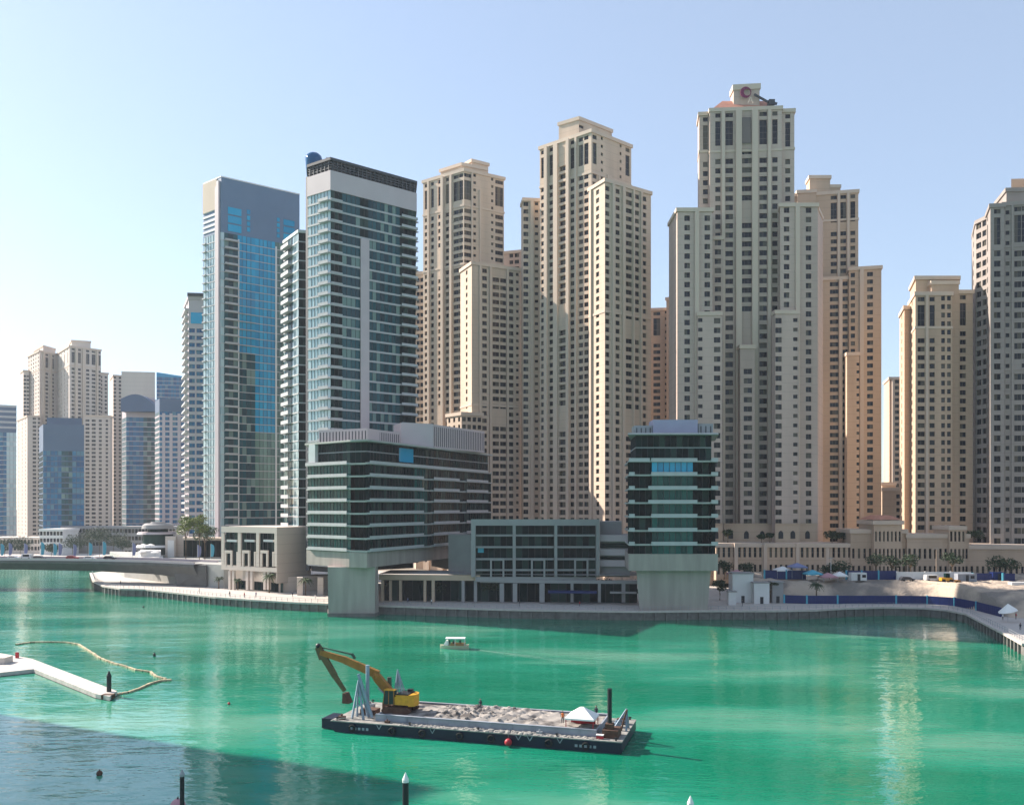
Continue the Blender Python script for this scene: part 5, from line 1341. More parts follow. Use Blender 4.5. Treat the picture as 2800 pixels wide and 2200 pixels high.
for px, h, cm, lab in ((2, 5.9, 'cyan', 'cyan feather flag at the left edge of the bridge'), (24, 6.2, 'violet', 'violet flag right of the edge flag'), (66, 6.0, 'violet', 'violet flag above the white van'),
                       (112, 6.6, 'cyan', 'tall cyan flag above the dark car'), (146, 6.0, 'cyan', 'teal flag on the middle of the bridge'), (160, 6.2, 'violet', 'violet flag beside the teal flag'),
                       (200, 5.8, 'violet', 'violet flag above the dark red car'), (243, 6.4, 'cyan', 'pale blue flag above the second white car'), (281, 6.8, 'cyan', 'tallest cyan flag before the tree clump'),
                       (362, 6.4, 'violet', 'blue flag left of the round restaurant'), (540, 6.0, 'violet', 'violet flag before the shopfront behind the bridge'), (576, 6.4, 'cyan', 'cyan flag before the shopfront at the bridge end')):
    make_flag(px, 356.5 if px < 400 else 352, h, cm, lab)
# parasols on the round restaurant terrace
def make_parasol(loc, label, r_=1.5, h=2.4, matn='tent', tilt=None, group=None, peak=.65):
    x, y, z = loc; t = empty('parasol', loc, label, 'parasol', group)
    b = MB(); b.tube([(x, y, z), (x, y, z+h)], .05, 6); b.build('pole', M['steel'], t)
    b = MB(); n = 8; tx, ty = tilt or (0, 0)
    rim = [(x+r_*math.cos(2*math.pi*k/n), y+r_*math.sin(2*math.pi*k/n), z+h+.15-peak+tx*math.cos(2*math.pi*k/n)) for k in range(n)]
    for k in range(n):
        a, c = rim[k], rim[(k+1) % n]
        b.poly([a, c, (x, y, z+h+.15)]); b.poly([c, a, (x, y, z+h+.05)]); b.quad((a[0], a[1], a[2]-.18), (c[0], c[1], c[2]-.18), c, a)
    b.build('canopy', M[matn], t)
for k, (px, Y, yb, lab) in enumerate(((392, 362, 1494, 'white parasol left on the upper terrace of the round restaurant'), (412, 360, 1494, 'white parasol right on the upper terrace of the round restaurant'),
                                      (388, 358, 1512, 'white parasol left on the lower terrace of the round restaurant'), (424, 356, 1514, 'white parasol right on the lower terrace of the round restaurant'))):
    make_parasol((*P(px, Y), Z(yb, Y)-1.5), lab, 1.8, 2.6)
b = MB(); b.prism([P(378, 354), P(446, 354), P(446, 372), P(378, 372)], 11.0, Z(1512, 356)-1.6); tb = tag(b.build('terrace', M['white']), 'white stepped terrace below the round restaurant', 'terrace')
b = MB(); b.prism([P(384, 359.5), P(440, 359.5), P(440, 372), P(384, 372)], Z(1512, 356)-1.59, Z(1494, 361)-1.7); tb2 = b.build('upper_step', M['white'], tb)
# right shore: big tilted white parasol, people
xr = gp(2756, 1700)
make_parasol((xr[0], xr[1], QZ), 'large white parasol on the right promenade', 2.3, 4.6, 'tent', (.5, 0), peak=1.9)
def person(loc, h, top, low, label, rz=0, lean=0, arm=0.25):
    x, y, z = 0, 0, 0; s = h/1.75
    V = [(0, 0, .92), (0, 0, 1.12), (0, lean*.1, 1.38), (0, lean*.15, 1.50), (0, lean*.2, 1.62), (0, lean*.2, 1.72),
         (.09, 0, .88), (.10, .04, .50), (.11, 0, .08), (.11, -.12, .04), (-.09, 0, .88), (-.12, -.05, .50), (-.13, .03, .08), (-.13, -.09, .04),
         (.19, 0, 1.40), (.26, 0, 1.15), (.24, -arm, .95), (-.19, 0, 1.40), (-.27, .02, 1.15), (-.25, -arm*.6, .93)]
    E = [(0, 1), (1, 2), (2, 3), (3, 4), (4, 5), (0, 6), (6, 7), (7, 8), (8, 9), (0, 10), (10, 11), (11, 12), (12, 13), (2, 14), (14, 15), (15, 16), (2, 17), (17, 18), (18, 19)]
    rad = [.14, .13, .15, .055, .10, .09, .09, .065, .045, .035, .09, .065, .045, .035, .06, .045, .035, .06, .045, .035]
    me = bpy.data.meshes.new('person'); me.from_pydata([(a*s, b_*s, c*s) for a, b_, c in V], E, []); o = bpy.data.objects.new('person', me); COL.objects.link(o)
    o.location = loc; o.rotation_euler[2] = rz; me.materials.append(M[low])
    md = o.modifiers.new('skin', 'SKIN'); 
    for i, r_ in enumerate(rad): me.skin_vertices[0].data[i].radius = (r_*s, r_*s)
    me.skin_vertices[0].data[0].use_root = True
    o.modifiers.new('sub', 'SUBSURF').levels = 1
    tag(o, label, 'person')
    b = MB(); b.tube([(0, 0, .9*s), (0, 0, 1.15*s), (0, 0, 1.42*s), (0, 0, 1.48*s)], [.18*s, .17*s, .21*s, .12*s], 10)
    me2 = bpy.data.meshes.new('shirt'); me2.from_pydata(b.v, [], b.f); me2.materials.append(M[top]); c = bpy.data.objects.new('shirt', me2); COL.objects.link(c); c.parent = o
    b = MB(); b.sphere((0, lean*.2*s, 1.68*s), .115*s, n=10, k=6); me3 = bpy.data.meshes.new('head'); me3.from_pydata(b.v, [], b.f); me3.materials.append(M['skin']); c = bpy.data.objects.new('head', me3); COL.objects.link(c); c.parent = o
    b = MB(); b.sphere((0, (lean*.2+.015)*s, 1.71*s), .118*s, n=10, k=6, sz=.9); me4 = bpy.data.meshes.new('hair'); me4.from_pydata(b.v, [], b.f); me4.materials.append(M['card']); c = bpy.data.objects.new('hair', me4); COL.objects.link(c); c.parent = o
    return o
x_, y_, _ = gp(2742, 1694); person((x_, y_, QZ), 1.75, 'tent', 'clothd', 'person in white shirt standing under the large white parasol')
x_, y_, _ = gp(2778, 1692); person((x_, y_, QZ), 1.7, 'red', 'clothd', 'person in red top right of the large white parasol', .6)
x_, y_, _ = gp(800, 1632); person((x_, y_, QZ), 1.75, 'clothd', 'clothd', 'person in dark clothes on the sunlit promenade between the two palms')
x_, y_, _ = gp(1115, 1648); person((x_, y_, QZ), 1.75, 'violet', 'clothd', 'person in violet top on the promenade right of the wide hotel pedestal')

for px, py, h, t_, lo, lab in ((545, 1622, 1.72, 'tent', 'clothd', 'person in white top on the promenade below the end of the bridge'), (628, 1630, 1.76, 'clothd', 'clothd', 'person in dark clothes before the left bay of the sunlit framed building'),
        (668, 1633, 1.68, 'red', 'clothd', 'person in red top before the middle of the sunlit framed building'), (700, 1632, 1.74, 'violet', 'clothd', 'person in violet top left of the tallest date palm'),
        (862, 1640, 1.75, 'tent', 'tent', 'person all in white beside the wide hotel pedestal'), (1180, 1652, 1.75, 'tent', 'clothd', 'person in white top under the wide hotel in the shade'),
        (1420, 1656, 1.72, 'clothd', 'clothd', 'person in dark clothes before the framed grey building'), (1585, 1658, 1.72, 'red', 'clothd', 'person in red top before the blue awning'),
        (2030, 1656, 1.75, 'clothd', 'clothd', 'person in dark clothes before the white kiosks'), (330, 1600, 1.75, 'clothd', 'clothd', 'person in dark clothes on the rounded quay under the bridge'),
        (2790, 1722, 1.75, 'clothd', 'clothd', 'person in dark clothes at the right picture edge on the promenade')):
    x_, y_, _ = gp(px, py); person((x_, y_, QZ), h, t_, lo, lab, px*.7)
# ================================================================ water objects
# dredging barge
bl = P(905, 126.5); br_ = P(1700, 114.8)
ang = math.atan2(br_[1]-bl[1], br_[0]-bl[0]); LB = math.dist(bl, br_); WB = 12.5
def local_root(name, loc, rz, label, cat, group=None): return empty(name, loc, label, cat, group, rz)
def raw(b, name, mats, parent, smooth=False, loc=(0, 0, 0), rz=0):
    me = bpy.data.meshes.new(name); me.from_pydata(b.v, [], b.f)
    mats = mats if isinstance(mats, (list, tuple)) else [mats]
    for m in mats: me.materials.append(m)
    if len(mats) > 1: me.polygons.foreach_set('material_index', b.m)
    if smooth: me.polygons.foreach_set('use_smooth', [True]*len(me.polygons))
    o = bpy.data.objects.new(name, me); COL.objects.link(o); o.parent = parent; o.location = loc; o.rotation_euler[2] = rz; return o
bg_ = local_root('barge', (bl[0], bl[1], 0), ang, 'long navy dredging barge loaded with pale spoil, floating mid channel', 'barge')
DK = 1.45
b = MB()
# hull with raked ends, built as a side profile extruded across
prof = [(1.6, -1.0), (LB-1.2, -1.0), (LB, 0.2), (LB, DK), (0, DK), (0, .6)]
n = len(prof); b.v = [(x, 0, z) for x, z in prof]+[(x, WB, z) for x, z in prof]
for i in range(n): b.f.append((i, (i+1) % n, n+(i+1) % n, n+i)); b.m.append(0)
b.f += [tuple(range(n))[::-1], tuple(range(n, 2*n))]; b.m += [0, 0]
raw(b, 'hull', M['navy'], bg_)
b = MB(); b.box(-.05, LB+.05, -.08, WB+.08, DK+.005, DK+.14); 
rnd = random.Random(3)
for k in range(260):
    u = rnd.uniform(10, LB-3); v = rnd.uniform(.1, 1.3); s_1 = rnd.uniform(.08, .3) * (1.6 if 20 < u < 30 else 1); b.sphere((u, v, DK+.12), s_1, sz=.6, n=6, k=4)
raw(b, 'deck', M['scuff'], bg_)
b = MB(); b.box(-2.0, -.02, 1.0, 4.6, .1, 1.5); raw(b, 'bow_fender', M['navy'], bg_)
b = MB()
for k, u in enumerate((7.5, 15.5, 27.8, 29.4, 33.5)):
    b.beam((u-.35, -.1, DK), (u, -.1, DK-.6), .05, .08); b.beam((u+.35, -.1, DK), (u, -.1, DK-.6), .06, .12)
raw(b, 'draught_mark', M['coam'], bg_)
b = MB()                                                  # worn pale lettering near both ends, unreadable in the picture
for u0 in (3.0, 35.5):
    for i in range(5): b.box(u0+i*.62, u0+i*.62+.36, -.05, -.015, .5, .85)
raw(b, 'faded_lettering', M['coam'], bg_)
H0, H1_ = 6.2, LB-3.6
for nm, (x0, x1, y0, y1) in (('hopper_side', (H0, H1_, 1.55, 1.75)), ('hopper_side', (H0, H1_, WB-1.75, WB-1.55)), ('hopper_end', (H0, H0+.2, 1.76, WB-1.76)), ('hopper_end', (H1_-.2, H1_, 1.76, WB-1.76))):
    b = MB(); b.box(x0, x1, y0, y1, DK+.145, DK+1.0)
    if nm == 'hopper_side':
        k = x0+1.6
        while k < x1: b.box(k, k+.12, y0-.1, y0-.002, DK+.145, DK+.95); k += 3.1
        b.box(x0, x1, y0-.12, y1+.12, DK+1.002, DK+1.1)
    raw(b, nm, M['coam'], bg_)
# spoil heap
b = MB(); nx_, ny_ = 110, 30
def heap(u, v):
    e = .9*math.exp(-((u-20)/5)**2)+.5*math.exp(-((u-26)/3)**2)+.35*math.exp(-((u-31)/3)**2)
    q = .22*math.sin(u*2.1+v*1.3)*math.sin(v*2.2-u*.6)+.12*math.sin(u*5.1)*math.sin(v*4.3+u)
    ed = min(1, (v-1.75)/1.5, (WB-1.75-v)/1.5)
    return DK+.8+(e*.55+q*(1.1 if 15 < u < 30 else .4)+.15)*max(0, ed)
for j in range(ny_+1):
    for i in range(nx_+1):
        u = H0+.25+(H1_-H0-.5)*i/nx_; v = 1.8+(WB-3.6)*j/ny_; b.v.append((u, v, heap(u, v)))
for j in range(ny_):
    for i in range(nx_): q = j*(nx_+1)+i; b.f.append((q, q+1, q+nx_+2, q+nx_+1)); b.m.append(0)
def spoil_mat():
    m, n, bs = newmat('spoil'); tc = n.nodes.new('ShaderNodeTexCoord'); no = n.nodes.new('ShaderNodeTexNoise')
    no.inputs['Scale'].default_value = .55; no.inputs['Detail'].default_value = 9; n.links.new(tc.outputs['Object'], no.inputs['Vector'])
    cr = n.nodes.new('ShaderNodeValToRGB'); e = cr.color_ramp.elements; e[0].position = .36; e[0].color = (.08, .07, .065, 1); e[1].position = .56; e[1].color = (.32, .29, .26, 1)
    n.links.new(no.outputs[0], cr.inputs[0]); n.links.new(cr.outputs[0], bs.inputs['Base Color']); bs.inputs['Roughness'].default_value = .95
    bu = n.nodes.new('ShaderNodeBump'); bu.inputs['Strength'].default_value = .8; bu.inputs['Distance'].default_value = .3; n.links.new(no.outputs[0], bu.inputs['Height']); n.links.new(bu.outputs[0], bs.inputs['Normal'])
    return m
tag(raw(b, 'spoil_heap', spoil_mat(), bg_, True))
b = MB()
for k in range(150):
    u = rnd.gauss(20, 3.5); v = rnd.uniform(2.4, WB-2.4); s_1 = rnd.uniform(.1, .3); b.sphere((u, v, heap(u, v)+s_1*.1), s_1, sz=.7, n=6, k=4)
tag(raw(b, 'boulders', spoil_mat(), bg_), kind='stuff')
# spud poles and A-frames at the left end
def aframe(u, v, h, mt, sp=1.6, lean=-.3):
    b = MB(); top = (u+lean, v, DK+.15+h)
    for du, dv in ((-.9, -sp/2), (.9, -sp/2), (-.9, sp/2), (.9, sp/2)): b.beam((u+du, v+dv, DK+.14), top, .28, .28, w2=.16, h2=.16)
    for t in (.35, .6):
        zz = DK+.15+h*t; k = (1-t)*.9; kk = (1-t)*sp/2; uu = u+lean*t
        b.beam((uu-k, v-kk, zz), (uu+k, v-kk, zz), .12, .12); b.beam((uu-k, v+kk, zz), (uu+k, v+kk, zz), .12, .12)
    raw(b, 'a_frame', M[mt], bg_)
M['framegrey'] = mat('frame_grey_blue', (.22, .29, .36), .6, var=.15, scale=1)
M['spud'] = mat('spud_green', (.03, .055, .04), .6, var=.2, scale=1)
aframe(3.4, 2.4, 5.4, 'framegrey'); aframe(6.6, 9.8, 5.8, 'framegrey', 2.0, -.6)
b = MB(); b.beam((3.2, 2.2, DK+6.5), (5.2, 2.6, DK+.3), .35, .35); raw(b, 'strut', M['framegrey'], bg_)
for (u, v, h, r_) in ((3.9, 3.8, 9.0, .28), (4.9, 9.2, 6.3, .36)):
    b = MB(); b.tube([(u, v, -2), (u, v, h)], r_, 10); raw(b, 'spud_pole', M['spud'] if u > 4 else M['framegrey'], bg_)
b = MB(); b.box(4.2, 6.0, 8.2, 10.2, DK+.15, DK+1.2); b.box(2.4, 4.8, 4.4, 6.2, DK+.15, DK+.9); raw(b, 'winch', M['rust'], bg_)
# right end
b = MB(); b.tube([(LB-2.0, 2.4, -2), (LB-2.0, 2.4, 7.9)], .3, 10); raw(b, 'spud_pole', M['black'], bg_)
b = MB(); b.box(LB-2.8, LB-.7, 1.2, 3.9, DK+.15, DK+1.2); b.box(LB-2.5, LB-1.5, 1.7, 3.0, DK+1.21, DK+1.9); b.tube([(LB-1.0, 5.6, DK+.15), (LB-.6, 5.7, DK+1.8), (LB-.2, 5.8, DK+3.0)], .13, 6); raw(b, 'winch', M['rust'], bg_)
b = MB(); aframe(LB-1.2, 6.6, 2.8, 'framegrey', 1.8, .8)
# tent on the barge
def on_barge(u, v, z=0): return (bl[0]+u*math.cos(ang)-v*math.sin(ang), bl[1]+u*math.sin(ang)+v*math.cos(ang), z)
x_, y_, z_ = on_barge(LB-6.0, 3.7, DK+.9)
tt = empty('tent', (x_, y_, z_-.2), 'white pyramid tent with red sides at the right end of the barge', 'tent', None, ang)
b = MB(); b.prism([(-2.0, -1.8), (2.0, -1.8), (2.0, 1.8), (-2.0, 1.8)], 1.55, 2.8, top=[(-.25, -.1), (.25, -.1), (.25, .1), (-.25, .1)]); b.prism([(-2.0, -1.8), (2.0, -1.8), (2.0, 1.8), (-2.0, 1.8)], 1.35, 1.545); raw(b, 'canopy', M['tent'], tt)
for sx_, sy_ in ((-1, -1), (1, -1), (1, 1), (-1, 1)):
    b = MB(); b.box(sx_*1.85-.05, sx_*1.85+.05, sy_*1.7-.05, sy_*1.7+.05, -.9, 1.345); raw(b, 'pole', M['red'], tt)
b = MB(); b.box(-1.8, 1.6, 1.2, 1.3, -.3, 1.3); raw(b, 'back_cloth', M['red'], tt)
x_, y_, z_ = on_barge(LB-3.0, .8, DK+.15)
cr_ = empty('crate', (x_, y_, z_), 'red crate on the barge deck below the tent', 'crate', None, ang)
b = MB(); b.box(-.45, .45, -.25, .25, 0, .45); raw(b, 'body', M['red'], cr_); b = MB(); b.box(-.5, .5, -.3, .3, .452, .55); raw(b, 'lid', M['tent'], cr_)
x_, y_, z_ = on_barge(26.6, -.75, .55)
by = empty('buoy', (x_, y_, 0), 'red ball fender hanging on the navy side of the barge', 'buoy'); b = MB(); b.sphere((0, 0, .62), .5, n=16, k=10); raw(b, 'ball', M['red'], by, True); b = MB(); b.beam((0, 0, 1.25), (0, .6, 2.1), .05, .05); raw(b, 'rope', M['scuff'], by)
x_, y_, z_ = on_barge(LB-5.6, WB-.8, DK+.15); person((x_, y_, z_), 1.8, 'clothd', 'clothd', 'person in dark clothes standing at the rear edge of the barge near the tent', ang)
x_, y_, z_ = on_barge(18.6, WB-.9, DK+.15); person((x_, y_, z_), 1.75, 'clothd', 'clothd', 'person in dark clothes behind the spoil heap at mid barge', ang)
x_, y_, z_ = on_barge(LB-8.6, 3.3, DK+1.2); person((x_, y_, z_), 1.65, 'orange', 'clothd', 'person in brown orange top at the left side of the barge tent', ang)
# tyre fenders, ropes, bits of gear
for u in (3.4, 9.5, 14.0, 19.5, 24.0, 32.0, 37.0):
    b = MB(); N_ = 14; rt_ = .42; cy_2 = -.2
    ring_ = [(u+rt_*math.cos(2*math.pi*k/N_), cy_2, .75+rt_*math.sin(2*math.pi*k/N_)) for k in range(N_+1)]
    b.tube(ring_, .13, 6, caps=False); raw(b, 'tyre_fender', M['tyre'], bg_)
for (u, v, s_, mt_) in ((1.2, 1.0, .5, 'rust'), (2.0, 8.6, .7, 'steel'), (8.4, .75, .35, 'rust'), (30.5, .8, .4, 'steel'), (LB-1.4, 9.6, .8, 'rust'), (LB-2.0, 7.8, .6, 'framegrey')):
    b = MB(); b.box(u-s_, u+s_, v-s_*.6, v+s_*.6, DK+.145, DK+.15+s_*.9); b.tube([(u, v, DK+.15+s_*.9), (u, v, DK+.15+s_*1.5)], s_*.3, 8); raw(b, 'deck_gear', M[mt_], bg_)
for u in (.8, 12, 22, 33, LB-.8):
    for v in (.3, WB-.3):
        b = MB(); b.tube([(u, v, DK+.14), (u, v, DK+.6)], .12, 8); b.tube([(u-.25, v, DK+.5), (u+.25, v, DK+.5)], .06, 6); raw(b, 'bollard', M['black'], bg_)
b = MB(); b.tube([(3.5, 1.4, DK+.4), (1.5, .2, DK+.5), (.1, -.1, DK+.1)], .05, 5); b.tube([(6.0, 1.4, DK+.2), (8, .9, DK+.17), (11, 1.1, DK+.17), (13, .7, DK+.17)], .06, 5); raw(b, 'rope', M['scuff'], bg_)
# ---------------------------------------------------------------- excavator
def zrow(py, Y): return Z(py, Y)
x_, y_, z_ = on_barge(8.6, 4.9, DK+.15)
ex = empty('excavator', (x_, y_, z_+.6), 'yellow long-reach excavator standing on the left part of the barge', 'excavator', None, ang)
EY = y_
def EL(px, py):
    """point of the arm plane through the excavator, in its own frame"""
    X, Y = P(px, EY); zz = Z(py, EY); return ((X-x_)/math.cos(ang)*1.0, 0.0, zz-(z_+.6))
for sg in (-1, 1):
    b = MB(); v0 = sg*1.5
    pr = [(-2.2, .45), (-1.8, .05), (1.8, .05), (2.2, .45), (2.2, .65), (1.8, 1.0), (-1.8, 1.0), (-2.2, .65)]
    n = len(pr); b.v = [(x, v0-.35, z) for x, z in pr]+[(x, v0+.35, z) for x, z in pr]
    for i in range(n): b.f.append((i, (i+1) % n, n+(i+1) % n, n+i)); b.m.append(0)
    b.f += [tuple(range(n))[::-1], tuple(range(n, 2*n))]; b.m += [0, 0]
    raw(b, 'track', M['rust'], ex)
b = MB(); b.box(-1.4, 1.4, -1.1, 1.1, .3, 1.05); b.tube([(0, 0, 1.05), (0, 0, 1.35)], 1.0, 16); raw(b, 'undercarriage', M['rust'], ex)
b = MB(); b.prism([(-1.5, -1.4), (1.8, -1.4), (2.4, -1.0), (2.7, 0), (2.4, 1.0), (1.8, 1.4), (-1.5, 1.4)], 1.36, 2.5); b.box(-.2, 1.75, -1.35, 1.35, 2.505, 2.75); raw(b, 'house', M['yellow'], ex)
b = MB(); b.prism([(1.81, -1.42), (2.5, -1.05), (2.8, 0), (2.5, 1.05), (1.81, 1.42)], 1.2, 2.85); raw(b, 'counterweight', M['yellow'], ex)
b = MB(); b.box(-.1, 1.75, -1.25, 1.25, 2.755, 2.95); b.box(1.0, 1.7, .2, .9, 2.95, 3.35); raw(b, 'engine_cover', M['black'], ex)
b = MB(); b.prism([(-2.1, -1.5), (-.35, -1.5), (-.35, -.45), (-2.1, -.45)], 1.4, 3.35, top=[(-1.85, -1.45), (-.35, -1.45), (-.35, -.5), (-1.85, -.5)]); cabo = raw(b, 'cab', M['darkg'], ex)
b = MB(); b.box(-1.95, -.3, -1.5, -.42, 3.355, 3.47)
o = raw(b, 'cab_roof', M['yellow'], cabo)
b = MB()
for u in (-2.05, -1.2, -.4): b.beam((u, -1.53, 1.45), (u+(.2 if u < -2 else 0), -1.48, 3.34), .1, .1)
raw(b, 'cab_frame', M['yellowd'], cabo)
b = MB()
foot = Vector((-.9, 0, 2.0)); knee = Vector(EL(1022, 1848)); tipb = Vector(EL(862, 1794)); mid = Vector(EL(935, 1812))
b.beam(foot, knee+Vector((.3, 0, -.3)), .75, 1.2, w2=.7, h2=1.25); b.beam(knee+Vector((.5, 0, .05)), mid, .7, 1.15, w2=.6, h2=1.0); b.beam(mid+Vector((.15, 0, -.02)), tipb, .6, .98, w2=.5, h2=.7)
b.sphere(tuple(knee+Vector((.15, 0, -.1))), .66, n=10, k=6)
boom = raw(b, 'boom', M['yellowd'], ex)
b = MB()
for v in (-.45, .45): b.tube([(-1.3, v, 1.9), tuple(knee*.62+Vector((-.9, v, .2)))], [.16, .1], 8)
raw(b, 'boom_cylinder', M['steel'], boom)
b = MB(); b.tube([tuple(mid+Vector((1.2, 0, .9))), tuple(tipb+Vector((.2, 0, .75)))], [.14, .08], 8); b.beam(tuple(mid+Vector((1.6, 0, .3))), tuple(mid+Vector((1.1, 0, 1.0))), .3, .3); raw(b, 'arm_cylinder', M['spud'], boom)
M['stick'] = mat('stick_brown', (.10, .075, .03), .7, var=.25, scale=1.5)
b = MB(); h_top = Vector(EL(855, 1779)); e1 = Vector(EL(868, 1812)); e2 = Vector(EL(934, 1898))
b.beam(h_top, e1, .5, .95); b.beam(h_top+Vector((.15, 0, -.3)), Vector(EL(905, 1858)), .5, 1.0, w2=.45, h2=.85); b.beam(Vector(EL(903, 1856)), e2, .42, .75, w2=.35, h2=.5)
stick = raw(b, 'stick', M['stick'], ex)
b = MB(); b.sphere(tuple(h_top+Vector((0, 0, .15))), .42, n=10, k=6); raw(b, 'stick_pin', M['black'], stick)
b = MB(); b.prism([(e2[0]-.1, -.7), (e2[0]+1.0, -.7), (e2[0]+1.0, .7), (e2[0]-.1, .7)], e2[2]-1.7, e2[2]-.2, top=[(e2[0]-.1, -.6), (e2[0]+.4, -.6), (e2[0]+.4, .6), (e2[0]-.1, .6)]); raw(b, 'bucket', M['rust'], stick)
b = MB()
for u in (0, .8, 1.6): b.beam((u, -1.3, 2.95), (u, -1.3, 3.7), .05, .05)
b.beam((0, -1.3, 3.7), (1.6, -1.3, 3.7), .05, .05); raw(b, 'handrail', M['steel'], ex)

# ---------------------------------------------------------------- small passenger boat
x_, y_, _ = xyd(1243, 1772)
bo = empty('passenger_boat', (x_, y_, 0), 'small white canopied passenger boat crossing the channel', 'boat', None, R(177))
b = MB(); st = [(-3.2, .95, .15), (-2.4, 1.05, .0), (0, 1.1, 0), (1.8, .85, 0), (2.8, .4, .1), (3.3, .04, .25)]
for x, w_, k in st: b.v += [(x, -w_*.6, -.35+k), (x, -w_, .75+k*.8), (x, w_, .75+k*.8), (x, w_*.6, -.35+k)]
for i in range(len(st)-1):
    for j in range(4): q = i*4; b.f.append((q+j, q+(j+1) % 4, q+4+(j+1) % 4, q+4+j)); b.m.append(0)
b.f += [(0, 1, 2, 3), tuple(range(len(st)*4-1, len(st)*4-5, -1))]; b.m += [0, 0]
raw(b, 'hull', mat('boat_hull', (.55, .50, .36), .5), bo)
b = MB(); b.box(-2.4, 2.0, -1.05, 1.05, 2.25, 2.45); raw(b, 'canopy', M['tent'], bo)
for sx_, sy_ in ((-2.3, -1), (2.3-.5, -1), (-2.3, 1), (1.8, 1), (-.2, -1), (-.2, 1)): b = MB(); b.box(sx_-.05, sx_+.05, sy_*.9-.05, sy_*.9+.05, .76, 2.245); raw(b, 'post', M['white'], bo)
b = MB(); b.prism([(1.3, -.8), (2.5, -.5), (2.5, .5), (1.3, .8)], .8, 1.9, top=[(1.3, -.75), (1.9, -.5), (1.9, .5), (1.3, .75)]); raw(b, 'windscreen', M['white'], bo)
b = MB(); b.box(-2.4, .9, -.85, -.4, .77, 1.2); b.box(-2.4, .9, .4, .85, .77, 1.2); raw(b, 'bench', mat('bench_wood', (.35, .17, .07), .7), bo)
for u, v, cm in ((-1.2, -.6, 'clothd'), (.2, .55, 'clothd'), (1.2, 0, 'card')):
    c_, s__ = math.cos(R(177)), math.sin(R(177)); person((x_+u*c_-v*s__, y_+u*s__+v*c_, .45), 1.5, cm, 'clothd', 'person in dark clothes in the %s of the small passenger boat' % ('stern' if u < -1 else 'middle' if u < 1 else 'bow'))
# ---------------------------------------------------------------- pontoon
pn = empty('pontoon', (*xyd(150, 1830, .7)[:2], 0), 'bright pale floating walkway bending at the left edge of the water', 'pontoon')
def wpx(pts, z): return [xyd(px, py, z)[:2] for px, py in pts]
top_ = wpx([(88, 1800), (320, 1888), (300, 1903), (262, 1896), (92, 1828)], .75)
b = MB(); b.prism(top_, .05, .75); b.build('walkway', M['pontoon'], pn)
b = MB(); b.prism(wpx([(-120, 1752), (-2, 1784), (88, 1800), (92, 1828), (0, 1838), (-120, 1845)], .75), .05, .752); b.build('walkway', M['pontoon'], pn)
b = MB(); b.prism(offpoly(top_, .12), -.3, .045); b.prism(offpoly(wpx([(-120, 1752), (-2, 1784), (88, 1800), (92, 1828), (0, 1838), (-120, 1845)], .75), .1), -.3, .04); b.build('float', M['black'], pn)
b = MB(); x_, y_ = xyd(297, 1897, .75)[:2]; b.prism([(x_-.9, y_-.8), (x_+.9, y_-.8), (x_+.9, y_+.5), (x_-.9, y_+.5)], .1, .8); b.build('pile_guide', M['rust'], pn)
b = MB(); b.box(*[xyd(0, 1812, .75)[0]-6, xyd(22, 1812, .75)[0]], xyd(0, 1815, .75)[1], xyd(0, 1815, .75)[1]+3, .76, 2.0)
tag(b.build('dock_box', M['stone_pale']), 'pale pinkish storage box on the pontoon at the left edge', 'box')
def pile(px, ybase, ytop, wpx_, label, cap=True, Y=None, capm='white'):
    Yb = D(ybase); x = (px-CX)/F*Yb; r_ = wpx_/2/F*Yb; zt = Z(ytop, Yb)
    t = empty('mooring_pile', (x, Yb, 0), label, 'mooring pile', 'black mooring piles')
    b = MB(); ch = r_*3.2 if cap else 0
    b.tube([(x, Yb, -3), (x, Yb, zt-ch)], r_, 14); b.build('shaft', M['black'], t)
    if cap: b = MB(); b.tube([(x, Yb, zt-ch+.003), (x, Yb, zt-ch+.25), (x, Yb, zt)], [r_*1.08, r_*1.08, r_*.08], 14); b.build('cap', M[capm], t)
pile(298, 1902, 1832, 12, 'black pile rising through the end of the pontoon', True, capm='black')
pile(498, 2262, 2102, 12, 'thin black pile with small grey tip rising at the lower left', True, capm='steel')
pile(1109, 2330, 2110, 17, 'black pile with white cone cap at the bottom edge', True)
pile(1888, 2400, 2174, 17, 'white cone tip of a pile peeking in at the bottom right of centre', True)
def buoy(px, py, r_, mt, label, z=.1, sz=1.0):
    x, y, _ = xyd(px, py); t = empty('buoy', (x, y, 0), label, 'buoy', 'small buoys on the water')
    b = MB(); b.sphere((x, y, z+r_*.3), r_, n=14, k=8, sz=sz); b.build('float', M[mt], t, True)
    b = MB(); b.tube([(x, y, z+r_*1.2*sz), (x, y, z+r_*(1.35*sz)+.12)], .04+r_*.08, 6); b.build('ring', M['black'], t)
buoy(272, 2118, .36, 'rust', 'dark brown round buoy in the blue water at the lower left')
buoy(422, 1793, .3, 'black', 'small dark buoy right of the curving float line', sz=1.8)
buoy(626, 1925, .22, 'red', 'tiny red buoy left of the barge')
buoy(392, 1660, .3, 'black', 'tiny dark buoy near the bridge shadow')
buoy(486, 2212, .8, 'pink', 'pinkish buoy at the foot of the thin pile on the bottom edge')
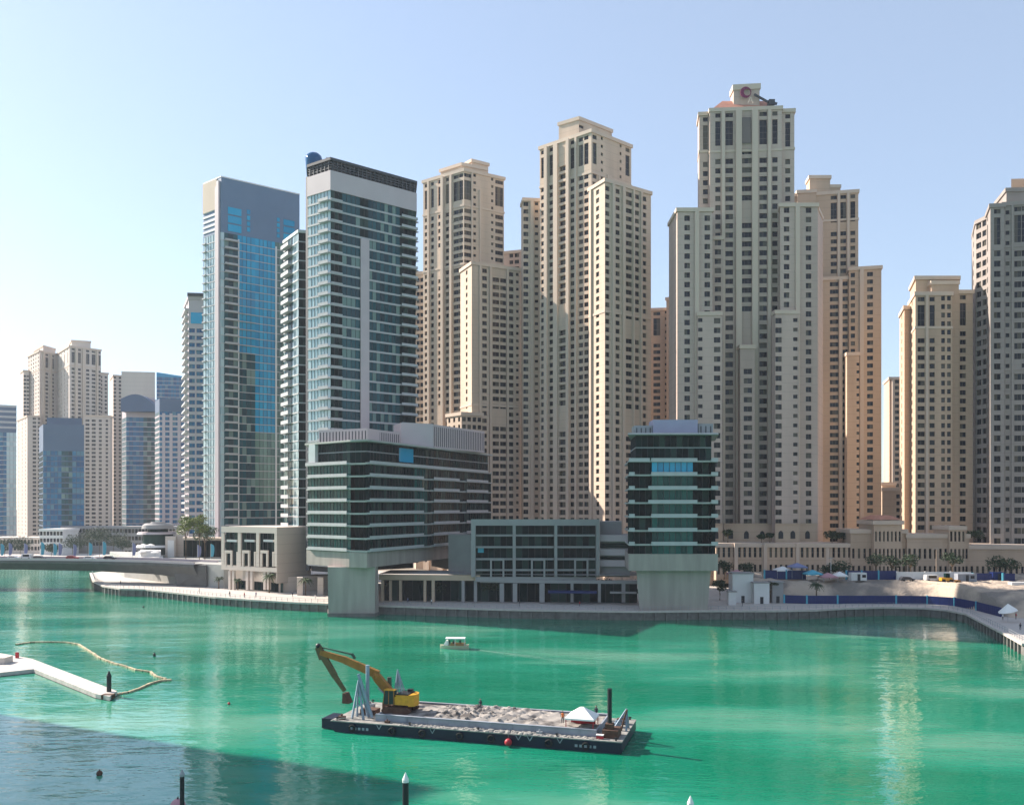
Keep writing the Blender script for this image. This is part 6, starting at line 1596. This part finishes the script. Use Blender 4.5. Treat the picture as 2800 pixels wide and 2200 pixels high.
x_, y_, _ = xyd(47, 1798, .75)
rb_ = empty('bollard', (x_, y_, .75), 'small red life ring stand on the pontoon', 'stand'); b = MB(); b.box(x_-.3, x_+.3, y_-.2, y_+.2, .76, 1.9); b.build('cabinet', M['red'], rb_)
b = MB(); b.tube([(x_, y_, 1.9), (x_, y_, 2.1)], .12, 8); b.build('top', M['tent'], rb_)
# float line (silt boom): yellowish floats strung in a curve, countable runs
line = [(48, 1762), (80, 1757), (130, 1756), (180, 1757), (214, 1762), (245, 1781), (275, 1801), (310, 1814), (340, 1822), (370, 1832), (412, 1838), (425, 1850), (455, 1858)]
line2 = [(462, 1860), (440, 1862), (410, 1870), (380, 1884), (350, 1894), (322, 1898)]
def floatline(pxs, label):
    pts = [xyd(px, py)[:2] for px, py in pxs]
    t = empty('float_line', (*pts[0], 0), label, 'float line', 'floating silt curtains'); b = MB(); q = 0
    for p, d in along(pts, .95):
        jj = rnd.uniform(-.12, .12); b.beam((p[0]-d[0]*.42, p[1]-d[1]*.42+jj, .12), (p[0]+d[0]*.42, p[1]+d[1]*.42+jj, .12), .42, .36)
    o = b.build('float', M['buoyy'], t); o['kind'] = 'stuff'
    b = MB()
    for a, c in zip(pts, pts[1:]): b.beam((*a, -.02), (*c, -.02), .2, .3)
    b.build('curtain', M['rust'], t)
floatline(line, 'long curved line of yellowish floats right of the pontoon'); floatline(line2, 'short dark line of floats tied to the end of the pontoon')

# ================================================================ haze
if HAZE:
    hb = MB(); hb.box(-900, 900, -30, 1150, -5, 300)
    m = bpy.data.materials.new('haze'); m.use_nodes = True; n = m.node_tree; n.nodes.clear()
    pv = n.nodes.new('ShaderNodeVolumePrincipled'); pv.inputs['Color'].default_value = (.80, .88, 1.0, 1); pv.inputs['Density'].default_value = HAZE; pv.inputs['Anisotropy'].default_value = .3
    oo = n.nodes.new('ShaderNodeOutputMaterial'); n.links.new(pv.outputs[0], oo.inputs['Volume'])
    tag(hb.build('haze', m), 'pale haze in the air', kind='stuff')
